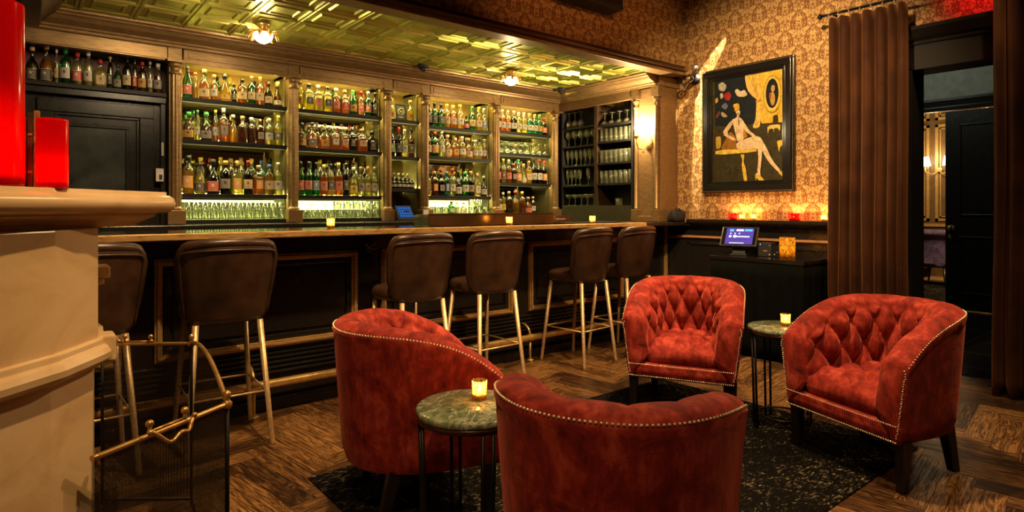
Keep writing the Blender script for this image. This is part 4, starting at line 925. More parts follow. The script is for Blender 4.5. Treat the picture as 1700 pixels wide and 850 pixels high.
# till on the back counter
t = thing('till_screen', 'till with glowing blue keypad screen under the narrow bay', 'till', (2.77, 5.0, 1.0935), 0)
mb = MB(); mb.box(2.685, 2.86, 4.94, 5.08, 1.094, 1.11); mb.box(2.76, 2.81, 5.0, 5.05, 1.11, 1.19); n = mb.add([(2.685,4.96,1.115),(2.845,4.96,1.115),(2.845,5.05,1.235),(2.685,5.05,1.235),(2.685,4.985,1.105),(2.845,4.985,1.105),(2.845,5.075,1.225),(2.685,5.075,1.225)])
for q in ((0,1,2,3),(4,7,6,5),(0,4,5,1),(1,5,6,2),(2,6,7,3),(3,7,4,0)): mb.face([n+i for i in q])
mb.build('body', BLACKM, t)
mb = MB(); 
def sl(u, v, o=.003): return (2.685+.16*u, 4.96+.09*v-o*.86, 1.115+.12*v+o*.5)
n = mb.add([sl(.06,.07), sl(.94,.07), sl(.94,.93), sl(.06,.93)]); mb.face((n,n+1,n+2,n+3)); sc = mb.build('screen', emit('till_blue', (.02,.06,.24), .6), t)
mb = MB()
for i in range(5):
    for j in range(4):
        u, v = .12+.165*i, .14+.2*j; n = mb.add([sl(u,v,.004), sl(u+.11,v,.004), sl(u+.11,v+.12,.004), sl(u,v+.12,.004)]); mb.face((n,n+1,n+2,n+3))
mb.build('key_tile', emit('till_key_blue', (.04,.16,.50), .7), sc)
t = thing('receipt_printer', 'small dark receipt printer with white slip beside the till', 'printer', (2.98, 5.0, 1.0935))
mb = MB(); mb.box(2.935, 3.03, 4.93, 5.05, 1.094, 1.15); bevel(mb.build('case', BLACKM, t), .006); mb = MB(); mb.box(2.955, 3.01, 4.985, 4.989, 1.145, 1.20); mb.build('paper_slip', CAPM['white'], t)
# ------------------------------------------------------------------ bar stools
def make_stool(lab):
    t = thing('bar_stool', lab, 'stool', (0,0,0), 0, 'leather bar stools along the bar')
    mb = MB(); mb.pad(.192, .200, .640, .725, 3.6, .035, (0,.02), 40, .018); mb.build('seat', LEATHER, t, world=False)
    # wrap-round back
    def bp(a, b):                                            # a -1..1, b 0..1 ; back surface
        w = .198 + .040*b**.7
        top = 1.040 - .020*a*a - .10*max(0, abs(a)-.78)**2/.22**2*.6
        bot = .640 + .035*max(0, abs(a)-.75)/.25
        return (w*sin(a*1.12)/sin(1.12)*1.0, -.195 - .050*b + .165*(1-cos(a*1.12)), bot + (top-bot)*b)
    def P(a, b, off):
        p = Vector(bp(a, b)); ang = a*1.0
        return p + Vector((sin(ang)*-off, cos(ang)*off, 0))
    NA, NB = 29, 15
    mb = MB()
    mb.grid(NA, NB, lambda i, j: P(-1+2*i/(NA-1), j/(NB-1), .0 - .010*sin(pi*j/(NB-1))*sin(pi*i/(NA-1))))
    n2 = mb.grid(NA, NB, lambda i, j: P(-1+2*i/(NA-1), j/(NB-1), .048 + .012*sin(pi*j/(NB-1))), flip=True)
    edge = [(i, 0) for i in range(NA)] + [(NA-1, j) for j in range(1, NB)] + [(i, NB-1) for i in range(NA-2, -1, -1)] + [(0, j) for j in range(NB-2, 0, -1)]
    for k in range(len(edge)):
        (i0, j0), (i1, j1) = edge[k], edge[(k+1) % len(edge)]
        mb.face((j0*NA+i0, j1*NA+i1, n2+j1*NA+i1, n2+j0*NA+i0), 0, True)
    bk = mb.build('backrest', LEATHER, t, world=False)
    mb = MB(); path = [P(-1, .06+b/10*.94, .024) for b in range(0, 10)] + [P(-1+2*i/24, 1, .024) for i in range(25)] + [P(1, 1-b/10*.94, .024) for b in range(1, 11)]
    mb.tube(path, [.027*min(1, .45+.18*min(k, len(path)-1-k)) for k in range(len(path))], 10); mb.build('roll_edge', LEATHER, bk, world=False)
    mb = MB(); path = [P(-.90, .03+b/10*.87, -.004) for b in range(0, 10)] + [P(-.88+1.76*i/24, .925, -.004) for i in range(25)] + [P(.90, .90-b/10*.87, -.004) for b in range(1, 11)]
    mb.tube(path, .006, 7); mb.build('piping', LEATHER, bk, world=False)
    feet = {}
    for sx in (-1, 1):
        for sy in (-1, 1):
            a = Vector((sx*.15, sy*.155, .64)); b = Vector((sx*.195, sy*.220, .0)); feet[sx, sy] = (a, b)
            mb = MB(); mb.tube([a, b + Vector((0,0,.012)), b], [.0155, .0125, .0125], 12); mb.build('leg', BRASSLEG, t, world=False)
    at = lambda k, z: feet[k][0].lerp(feet[k][1], (.64-z)/.64)
    mb = MB(); loop = [(-1,-1),(1,-1),(1,1),(-1,1)]
    for k in range(4): mb.cyl(at(loop[k], .275), at(loop[(k+1) % 4], .275), .0058, seg=8)
    mb.build('footrest', BRASSLEG, t, world=False)
    return t
ST = [(.215, 3.44, 2, 'brown leather bar stool nearest the fireplace, partly behind the marble mantel'), (.82, 3.44, -2, 'brown leather bar stool seen squarely from behind, right of the fire screen'),
      (1.93, 3.44, 4, 'brown leather bar stool behind the left red armchair'), (2.52, 3.44, 1, 'brown leather bar stool at middle of bar, right one of the centre pair'),
      (3.46, 3.44, 5, 'brown leather bar stool with whole seat and legs in view, left one of far pair'), (4.0, 3.44, 2, 'brown leather bar stool last along the bar, nearest the painting wall')]
s0 = None
for x, y, a, lab in ST:
    if s0 is None: s0 = make_stool(lab); s0.location = (x, y, 0); s0.rotation_euler = (0, 0, radians(a))
    else: dup(s0, (x, y, 0), radians(a), lab)
# ================================================================== lounge group
t = tag(bevel((lambda m: m.build('rug', RUGM))((lambda m: m.box(1.0, 3.53, 1.10, 2.70, .0005, .008))(MB())), .003), 'worn black patterned rug under the four red armchairs', 'rug')
def make_chair(lab):
    """red tub chair: front edge at y = 0, back towards -y, local coordinates"""
    t = thing('armchair', lab, 'armchair', (0,0,0), 0, 'red velvet tufted tub armchairs')
    HW, DS, DB = .325, .20, .395                 # half width, straight arm, back bulge
    # plan path (outer line)
    pts = []
    for k in range(41): pts.append((-HW - .0*(k/40), -DS*k/40))
    for k in range(1, 121):
        a = pi*k/120; e = 2.25
        ca, sa = cos(a), sin(a)
        pts.append((-HW*abs(ca)**(2/e)*(1 if ca >= 0 else -1), -DS - DB*abs(sa)**(2/e)))
    for k in range(1, 41): pts.append((HW, -DS + DS*k/40))
    cum = [0]
    for (xa, ya), (xb, yb) in zip(pts, pts[1:]): cum.append(cum[-1] + sqrt((xb-xa)**2+(yb-ya)**2))
    LT = cum[-1]
    def plan(s):
        s = max(0, min(LT, s)); lo = 0
        import bisect
        lo = min(len(cum)-2, max(0, bisect.bisect_right(cum, s)-1)); q = (s-cum[lo])/(cum[lo+1]-cum[lo]+1e-9)
        p = Vector((pts[lo][0]+(pts[lo+1][0]-pts[lo][0])*q, pts[lo][1]+(pts[lo+1][1]-pts[lo][1])*q))
        return p
    def normal(s):
        d = plan(s+.006) - plan(s-.006); d.normalize(); return Vector((-d.y, d.x)) * -1 if False else Vector((d.y, -d.x))
    NU = 261
    S = [LT*i/(NU-1) for i in range(NU)]
    PL_ = [plan(s) for s in S]; NR = []
    for s in S:
        n = normal(s)
        NR.append(n)
    cen = Vector((0, -.28))
    for i in range(NU):
        if NR[i].dot(PL_[i] - cen) < 0: NR[i] = -NR[i]
    NR[0] = Vector((-1, 0)); NR[-1] = Vector((1, 0))
    def top(i):
        p = min(1, max(0, -PL_[i].y/(DS+DB)))
        return .760 - .190*(1-p)**3.0
    ZB, ZS = .205, .375
    TH = .125
    WC = LT/18; 
    def tuft(s, z, zt):
        hgt = .112; zz = (z - ZS - .03)/hgt; uu = s/WC
        a = abs(sin(pi*(uu/2 + zz/2))); b = abs(sin(pi*(uu/2 - zz/2)))
        return (a*b)**.42
    def frontfade(i):
        d = min(S[i], LT-S[i]); return min(1, d/.10)
    NO, NRL, NI = 12, 14, 34
    def sec(i):
        p, n, s = PL_[i], NR[i], S[i]; h = top(i); out = []
        rr = TH/2 + .004; rv = .050
        cx = .020 - rr                                   # centre of the roll, offset along n
        for k in range(NO):
            q = k/(NO-1); z = ZB + (h - rv - .012 - ZB)*q
            o = -.022*(1-q)**1.6 + .012*q*q - (.012*(1-q/.12) if q < .12 else 0)
            out.append((o, z))
        for k in range(1, NRL+1):
            a = pi*k/NRL
            w = rr*cos(a); zz = rv*sin(a)
            o = cx + w; z = h - rv + zz
            ff = frontfade(i); cr = abs(sin(pi*(s/WC)/2 + pi*.5*0))**.35
            dep = .012*(1-cr)*min(1, max(0, (a-1.0)/.8))*ff
            if k > 2: o += dep*.6; z -= dep*.8
            out.append((o, z))
        o_end, z_end = out[-1]
        for k in range(1, NI+1):
            q = k/NI; z = z_end + (ZS-.03 - z_end)*q
            base = o_end - .030*q
            tt = tuft(s, z, h); ff = frontfade(i); sm = min(1, q/.10)
            o = base - .052*(tt-.25)*ff*sm
            out.append((o, z))
        return [Vector((p.x + n.x*o, p.y + n.y*o, z)) for o, z in out]
    secs = [sec(i) for i in range(NU)]; NV = len(secs[0])
    mb = MB(); mb.grid(NU, NV, lambda i, j: secs[i][j])
    # front facings: the section loop closed and slightly domed
    for i, sg in ((0, 1), (NU-1, -1)):
        lp = secs[i]; half = NV//2
        c0 = Vector((sum(p.x for p in lp)/NV, .0, 0))
        n = mb.add(lp); mid = []
        inner = mb.add([Vector((c0.x + (p.x-c0.x)*.72, p.y + .016, ZB + .03 + (p.z-ZB-.03)*.94)) for p in lp])
        for k in range(NV):
            k2 = (k+1) % NV
            mb.face((n+k, n+k2, inner+k2, inner+k), 0, True)
        mb.face([inner+k for k in range(NV)], 0, True)
    # bottom closing board
    bot = [secs[i][0] for i in range(NU)]
    m_ = mb.add([Vector((p.x, p.y, ZB)) for p in bot]); mb.face([m_+k for k in range(NU)])
    body = mb.build('tub_shell', VELVET, t, world=False)
    # front rail
    mb = MB()
    fx = HW - .07
    n = mb.grid(25, 5, lambda i, j: (-fx + 2*fx*i/24, [-.012, .010, .016, .010, -.012][j], [ZB, ZB+.008, ZB+.045, ZB+.08, ZB+.088][j]))
    mb.box(-fx, fx, -.10, -.01, ZB, ZB+.088)
    mb.build('front_rail', VELVET, t, world=False)
    # seat cushion following the tub
    mb = MB(); c = Vector((0, -.26)); NT, NRR = 96, 22
    INS = TH + .0
    def rim(a):
        d = Vector((cos(a), sin(a))); r = .6
        # march to the inner line
        lo, hi = .05, .6
        for _ in range(18):
            m = (lo+hi)/2; q = c + d*m
            if q.y > -.004: ok = False
            elif q.y > -DS: ok = abs(q.x) < HW-INS
            else:
                ok = (abs(q.x)/(HW-INS))**2.25 + (abs(q.y+DS)/(DB-INS+.03))**2.25 < 1
            if ok: lo = m
            else: hi = m
        return lo
    RM = [rim(2*pi*k/NT) for k in range(NT)]
    RM = [(RM[k-1]+2*RM[k]+RM[(k+1) % NT])/4 for k in range(NT)]
    def cush(i, j):
        a = 2*pi*i/NT; d = Vector((cos(a), sin(a))); R_ = RM[i]
        if j < 6:                                     # side, bottom to top edge
            q = j/5; bul = .018*sin(pi*q); r = R_ - .012 + bul; z = .292 + .085*q
        else:
            q = 1 - (j-5)/(NRR-6); r = (R_-.012)*q
            z = .377 + .052*(1-q**3.2)
            x, y = c.x + d.x*r, c.y + d.y*r
            u, v = x/.082, (y+.02)/.078
            tt = (abs(sin(pi*(u/2+v/2)))*abs(sin(pi*(u/2-v/2))))**.40
            z += .050*(tt-.5)*min(1, (1-q)/.18)
        return (c.x + d.x*r, c.y + d.y*r, z)
    n = mb.grid(NT, NRR, cush, closeu=True); mb.face([n+k for k in range(NT)][::-1])
    mb.build('seat_cushion', VELVET, t, world=False)
    # nailheads
    mb = MB()
    def stud(p, r=.0042): mb.ball(p, r, 6, 4)
    last = None
    for i in range(0, NU):
        p = secs[i][NO+1]
        if last is None or (p-last).length > .0108: stud(p + Vector((NR[i].x*.001, NR[i].y*.001, .001))); last = p
    for i in (0, NU-1):
        last = None
        for j in range(0, NO+3):
            pass
        zt = secs[i][NO+1].z; x = secs[i][2].x; sgn = -1 if x < 0 else 1
        k = 0; z = ZB + .01
        while z < zt - .004:
            q = (z-ZB)/(zt-ZB); jj = min(NO+1, int(q*(NO+2))); xx = secs[i][jj].x
            stud((xx - sgn*.012, .012, z)); z += .0108
    for zz in (ZB+.012, ZB+.080):
        x = -HW + .035
        while x < HW - .03: stud((x, .016, zz)); x += .0108
    mb.build('nailhead_trim', simple('antique_brass_nail', (.80,.68,.46), .3, .45), t, world=False)
    # tufting buttons
    mb = MB()
    for kk in range(0, 40):
        for zi in range(0, 5):
            if (kk + zi) % 2: continue
            s = kk*WC/1.0; 
            i = int(round(s/LT*(NU-1)))
            if i < 14 or i > NU-15: continue
            z = ZS + .03 + zi*.112
            if z > top(i) - .085 or z < ZS + .05: continue
            best = min(secs[i][NO+NRL:], key=lambda p: abs(p.z - z))
            mb.ball(best - Vector((NR[i].x*.001, NR[i].y*.001, 0)), .0085, 8, 5)
    mb.build('tufting_buttons', VELVET, t, world=False)
    # legs
    LEGM = simple('black_lacquer', (.010,.007,.005), .35)
    for sx in (-1, 1):
        for f in (1, 0):
            mb = MB(); x = sx*(HW-.045); 
            if f: a, b, y0, y1, xo = .026, .018, -.045, -.040, 0
            else: a, b, y0, y1, xo = .026, .019, -.40, -.455, .0
            if not f: x = sx*(HW-.10)
            n0 = mb.add([(x-a,y0-a,ZB+.012),(x+a,y0-a,ZB+.012),(x+a,y0+a,ZB+.012),(x-a,y0+a,ZB+.012)]); x2 = x + sx*xo
            n1 = mb.add([(x2-b,y1-b,0),(x2+b,y1-b,0),(x2+b,y1+b,0),(x2-b,y1+b,0)])
            mb.face((n0,n0+1,n0+2,n0+3)); mb.face((n1+3,n1+2,n1+1,n1))
            for k in range(4): mb.face((n0+k, n1+k, n1+(k+1) % 4, n0+(k+1) % 4))
            bevel(mb.build('leg', LEGM, t, world=False), .004)
    return t
# local +y faces out of the seat
def face(v): return atan2(v[1], v[0]) - pi/2
CH = [((2.97, 2.125), (-.886,-.464), 'red tufted velvet armchair facing camera, between bar stools and round table'),
      ((2.97, 1.250), (-.95,.30), 'red tufted velvet armchair beside the doorway, turned to the left'),
      ((1.56, 2.172), (.95,-.31), 'red velvet armchair seen from behind its arm, left of the marble table'),
      ((1.505, 1.268), (.85,.53), 'red velvet armchair with its plain back to the camera, nearest of all')]
c0 = None
for (x, y), d, lab in CH:
    if c0 is None: c0 = make_chair(lab); c0.location = (x, y, .008); c0.rotation_euler = (0, 0, face(d))
    else: dup(c0, (x, y, .008), face(d), lab)
# round marble tables
def make_table(lab):
    t = thing('side_table', lab, 'table', (0,0,0), 0, 'round green marble side tables')
    mb = MB(); mb.lathe([(.0,.530),(.177,.530),(.181,.534),(.181,.548),(.177,.552),(0,.552)], 64); mb.build('marble_top', GREENM, t, world=False)
    mb = MB(); mb.lathe([(.166,.512),(.177,.512),(.177,.530),(.166,.530),(.166,.512)], 48, caps=False); mb.build('top_ring', simple('bronzed_iron', (.10,.055,.03), .35, .8), t, world=False)
    for k in range(4):
        a = pi/4 + k*pi/2; mb = MB()
        for da in (-.10, .10):
            mb.cyl((.155*cos(a+da), .155*sin(a+da), .008), (.170*cos(a+da), .170*sin(a+da), .515), .0065, seg=8)
        mb.cyl((.155*cos(a-.1), .155*sin(a-.1), .012), (.155*cos(a+.1), .155*sin(a+.1), .012), .006, seg=8)
        mb.build('leg', IRON, t, world=False)
    mb = MB(); mb.lathe([(.120,.06),(.128,.06),(.128,.068),(.120,.068),(.120,.06)], 40, caps=False)
    for k in range(4):
        a = pi/4 + k*pi/2; mb.cyl((.124*cos(a), .124*sin(a), .064), (.157*cos(a), .157*sin(a), .064), .005, seg=6)
    mb.build('stretcher_ring', IRON, t, world=False)
    return t
tb = make_table('round green marble table between the two nearest red armchairs'); tb.location = (1.168, 1.667, .008); tb.rotation_euler = (0,0,.5)
dup(tb, (3.285, 1.68, .008), .2, 'round green marble table between the two far red armchairs')
votive(1.225, 1.695, .5605, 'gold votive candle on the nearer green marble table', 'gold votives on marble tables', 'gold', .0265, .066, 1.0)
votive(3.31, 1.675, .5605, 'gold votive candle on the farther green marble table', 'gold votives on marble tables', 'gold', .0265, .066, 1.0)
# ================================================================== fireplace corner
mt = thing('marble_mantelpiece', 'cream marble bow-fronted mantelpiece at the left edge', 'fireplace', (0, 2.2, 0))
EDGE_ = [(-.16,1.33),(-.09,1.372),(-.03,1.433),(.05,1.52),(.13,1.606),(.150,1.635),(.227,1.714),(.245,1.738),(.306,1.80),(.318,1.83),(.32,1.90),(.32,3.05)]
def inset(line, d):
    """shift the plan line towards the wall by d (to the left of travel)"""
    out = []
    for i, p in enumerate(line):
        a = Vector(line[max(0, i-1)]); b = Vector(line[min(len(line)-1, i+1)]); t = (b-a).normalized(); n = Vector((-t.y, t.x))
        out.append((p[0]+n.x*d, p[1]+n.y*d))
    return out
def slab(mb, prof, line=EDGE_):
    """prof: list of (inset, z)"""
    rows = []
    for d, z in prof:
        L_ = inset(line, d); rows.append(mb.add([(x, y, z) for x, y in L_] + [(-.5, L_[-1][1], z), (-.5, L_[0][1]-.15, z)]))
    n = len(line) + 2
    for a, b in zip(rows, rows[1:]):
        for k in range(n): mb.face((a+k, a+(k+1) % n, b+(k+1) % n, b+k), 0, k < n-3)
    mb.face([rows[0]+k for k in range(n)][::-1]); mb.face([rows[-1]+k for k in range(n)])
mb = MB(); slab(mb, [(.03,1.205),(.010,1.208),(.0,1.217),(-.004,1.230),(.0,1.243),(.010,1.250),(.018,1.252),(.018,1.260)])
mb.build('mantel_shelf', MARBLE, mt)
mb = MB(); slab(mb, [(.085,1.172),(.080,1.180),(.060,1.190),(.046,1.196),(.040,1.205)]); mb.build('bed_moulding', MARBLE, mt)
J = [(-.16,1.40),(-.11,1.425),(-.055,1.482),(.055,1.588),(.066,1.605),(.128,1.70),(.140,1.72),(.155,1.90),(.155,1.98),(-.10,1.98)]
def jamb(mb, prof):
    rows = []
    for d, z in prof:
        L_ = inset(J, d); rows.append(mb.add([(x, y, z) for x, y in L_] + [(-.5, 1.98, z), (-.5, 1.25, z)]))
    n = len(J) + 2
    for a, b in zip(rows, rows[1:]):
        for k in range(n): mb.face((a+k, a+(k+1) % n, b+(k+1) % n, b+k))
    mb.face([rows[0]+k for k in range(n)][::-1]); mb.face([rows[-1]+k for k in range(n)])
mb = MB(); jamb(mb, [(0,.9),(0,1.172)]); bevel(mb.build('upper_jamb', MARBLE, mt), .004)
mb = MB(); jamb(mb, [(.010,.0),(.010,.862)]); bevel(mb.build('lower_jamb', MARBLE, mt), .004)
mb = MB(); jamb(mb, [(.0,.848),(-.014,.856),(-.024,.866),(-.026,.880),(-.020,.892),(-.012,.898),(-.010,.912),(0,.914)]); bevel(mb.build('band_moulding', MARBLE, mt), .003)
mb = MB(); mb.box(.10, .178, 1.735, 1.80, .85, .915); bevel(mb.build('corner_block', MARBLE, mt), .006)
mb = MB(); mb.box(.10, .172, 1.80, 1.88, 1.045, 1.075); mb.box(.10, .160, 1.80, 1.88, 1.03, 1.0449); bevel(mb.build('corner_bracket', MARBLE, mt), .004)
mb = MB(); mb.box(-.5, .15, 2.80, 3.05, 0, 1.172); mb.box(-.5, .10, 1.98, 2.80, .92, 1.172); bevel(mb.build('far_jamb', MARBLE, mt), .004)
mb = MB(); mb.box(-.5, -.30, 1.98, 2.80, .0, .92); mb.build('firebox', simple('soot_black', (.012,.010,.009), .9), mt)
# red glass candle holders and old books on the shelf
REDG = M('red_glass'); _t = REDG.n('BsdfTranslucent'); REDG.setc(_t.inputs[0], (.95,.012,.018)); _d = REDG.n('BsdfPrincipled'); REDG.setc(_d.inputs['Base Color'], (.62,.004,.008)); _d.inputs['Roughness'].default_value = .12
_m = REDG.n('MixShader'); _m.inputs[0].default_value = .45; REDG.link(_t.outputs[0], _m.inputs[1]); REDG.link(_d.outputs[0], _m.inputs[2]); REDG.link(_m.outputs[0], REDG.out.inputs[0]); REDG = REDG.mat
def red_holder(x, y, r, h, lab, p):
    t = thing('candle_holder', lab, 'candle', (x, y, 1.2605), 0, 'red glass candle holders on the mantel')
    mb = MB(); mb.lathe([(.0,.002),(r*.97,0),(r,.004),(r,h-.004),(r*.985,h),(r*.95,h-.003),(r*.95,.012),(0,.010)], 48, caps=False); mb.build('glass_cylinder', REDG, t, world=False)
    mb = MB(); mb.lathe([(r*.86,.013),(r*.86,h*.07),(r*.6,h*.075),(0,h*.07)], 24); mb.build('wax', WAX, t, world=False)
    mb = MB(); mb.lathe([(0,h*.09),(r*.09,h*.11),(r*.10,h*.13),(r*.05,h*.18),(0,h*.22)], 8); mb.build('flame', FLAME, t, world=False)
    point('candle_light', (0,0,h*.26), p, .012, (1.0,.5,.2), t)
red_holder(-.052, 1.520, .058, .350, 'tall red glass candle cylinder at the left edge of the mantel', 4.0)
red_holder(.050, 1.575, .0275, .142, 'small red glass candle cylinder standing beside old books', 1.2)
for bx, th, h, col, lab in [(-.002,.0110,.150,(.10,.05,.02),'worn brown old book against the tall red candle'),(.0100,.0098,.157,(.045,.03,.012),'dark spined old book between two other books'),(.0208,.0110,.163,(.36,.22,.09),'pale edged old book nearest the small red candle')]:
    t = thing('old_book', lab, 'book', (bx, 1.675, 1.2605), radians(-1), 'old books on the mantel')
    # spine to the viewer (-y local), thickness along x local
    mb = MB(); mb.box(0, .0022, -.05, .06, 0, h); mb.box(th-.0022, th, -.05, .06, 0, h); mb.box(0, th, -.053, -.049, 0, h)
    bevel(mb.build('cover', simple('book_cloth', col, .6, 0, .4, 40), t, world=False), .0010)
    mb = MB(); mb.box(.0022, th-.0022, -.049, .056, .004, h-.005); mb.build('pages', simple('old_pages', (.42,.30,.15), .8), t, world=False)
    mb = MB(); mb.box(.001, th-.001, -.0545, -.053, h*.2, h*.23); mb.box(.001, th-.001, -.0545, -.053, h*.7, h*.73); mb.build('spine_bands', GOLDTRIM, t, world=False)
# ------------------------------------------------------------------ fire screen
fs = thing('fire_screen', 'three-panel brass and black mesh fire screen before the hearth', 'screen', (.45, 2.2, 0))
HR = .66
A0, A1 = Vector((.122,1.640,0)), Vector((.456,1.855,0)); B1, B0 = Vector((.544,2.773,0)), Vector((.258,2.995,0))
OLDB = simple('antique_brass', (.50, .30, .095), .32, .75, .2, 30)
def panel(p, q, arch, nm):
    N = 24; d = (q-p); Ln = d.length
    def h(s): return HR + arch*(sin(pi*min(1, max(0, s))))**.8 if arch else HR
    mb = MB()
    n = mb.add([tuple(p + d*(k/N)) [:2] + (.03,) for k in range(N+1)] + [tuple(p + d*(k/N))[:2] + (h(k/N)-.005,) for k in range(N+1)])
    for k in range(N): mb.face((n+k, n+k+1, n+N+2+k, n+N+1+k), 0, False, [(k/N*Ln,0),((k+1)/N*Ln,0),((k+1)/N*Ln,h((k+1)/N)),(k/N*Ln,h(k/N))])
    mb.build(nm + '_mesh', FMESH, fs, recalc=False)
    mb = MB(); mb.tube([tuple(p + d*(k/N))[:2] + (h(k/N),) for k in range(N+1)], .0072, 10); mb.build('top_rail', OLDB, fs)
    mb = MB(); 
    for e in ((q,) if nm == 'near_wing' else (p, q)): mb.cyl((e.x, e.y, 0), (e.x, e.y, HR-.004), .006, seg=8)
    mb.cyl((p.x, p.y, .02), (q.x, q.y, .02), .006, seg=8); mb.build('frame', IRON, fs)
    return d.normalized(), Ln
def handle(p, q, f, scroll=True):
    c = p + (q-p)*f; d = (q-p).normalized(); nrm = Vector((d.y, -d.x, 0)); mb = MB()
    for s in (-1, 1):
        b = c + d*(.052*s); mb.cyl((b.x, b.y, HR), (b.x, b.y, HR+.022), .005, seg=8); mb.ball((b.x, b.y, HR+.029), .010)
        e = c + d*(.066*s) ; mb.ball((e.x+nrm.x*.018, e.y+nrm.y*.018, HR+.014), .008)
    path = []
    for k in range(21):
        s = -1 + k/10; w = c + d*(.060*s) + nrm*(.018 + .012*(1-s*s)); path.append((w.x, w.y, HR + .012 - .030*(1-s**4) + .007*sin(s*6)))
    if scroll: mb.tube(path, .0052, 8)
    e0, e1 = c - d*.056, c + d*.056; mb.cyl((e0.x, e0.y, HR+.009), (e1.x, e1.y, HR+.009), .004, seg=6)
    mb.build('carry_handle', OLDB, fs)
panel(A0, A1, 0, 'near_wing'); panel(A1, B1, .055, 'centre_panel'); panel(B1, B0, 0, 'far_wing')
handle(A0, A1, .50); handle(B0, B1, .40, False)
for e in (A1, B1):
    mb = MB(); mb.lathe([(.010,-.012),(.014,-.006),(.014,.004),(.008,.010),(.006,.016),(.011,.024),(.009,.034),(.0,.040)], 12, (e.x, e.y, HR)); mb.build('finial', OLDB, fs)
mb = MB(); p = A0.lerp(A1, .0)
n = mb.add([(.124,1.636,.05),(.175,1.668,.05),(.175,1.668,.575),(.124,1.636,.585)]); mb.face((n,n+1,n+2,n+3), 0, False, [(0,0),(.07,0),(.07,.5),(0,.5)])
mb.build('patch_mesh', FMESH, fs, recalc=False)
# ================================================================== painting wall
pt = thing('framed_painting', 'large framed painting of a top-hatted figure seated on a yellow table', 'painting', (5.08, 2.93, 1.35))
PY0, PY1, PZ0, PZ1 = 2.487, 3.372, 1.356, 2.508
mb = MB()
for q, w, x in ((0,.020,5.052),(.020,.050,5.040),(.070,.014,5.046),(.084,.018,5.056)):
    a0, a1, b0, b1 = PY0+q, PY1-q, PZ0+q, PZ1-q
    mb.box(x, 5.098, a0, a1, b0, b0+w); mb.box(x, 5.098, a0, a1, b1-w, b1); mb.box(x, 5.098, a0, a0+w, b0+w, b1-w); mb.box(x, 5.098, a1-w, a1, b0+w, b1-w)
bevel(mb.build('frame', M('black_lacquer_frame').pr((.010,.009,.008), .2).mat, pt), .004)
mb = MB()
k = 0
while PY0 + .008 + k*.0145 < PY1 - .004:
    y = PY0 + .008 + k*.0145; mb.ball((5.050, y, PZ0+.012), .0052, 6, 4); mb.ball((5.050, y, PZ1-.012), .0052, 6, 4); k += 1
k = 0
while PZ0 + .02 + k*.0145 < PZ1 - .012:
    z = PZ0 + .02 + k*.0145; mb.ball((5.050, PY0+.010, z), .0052, 6, 4); mb.ball((5.050, PY1-.010, z), .0052, 6, 4); k += 1
mb.build('beading', simple('dull_brass_bead', (.16,.12,.07), .35, .5), pt)
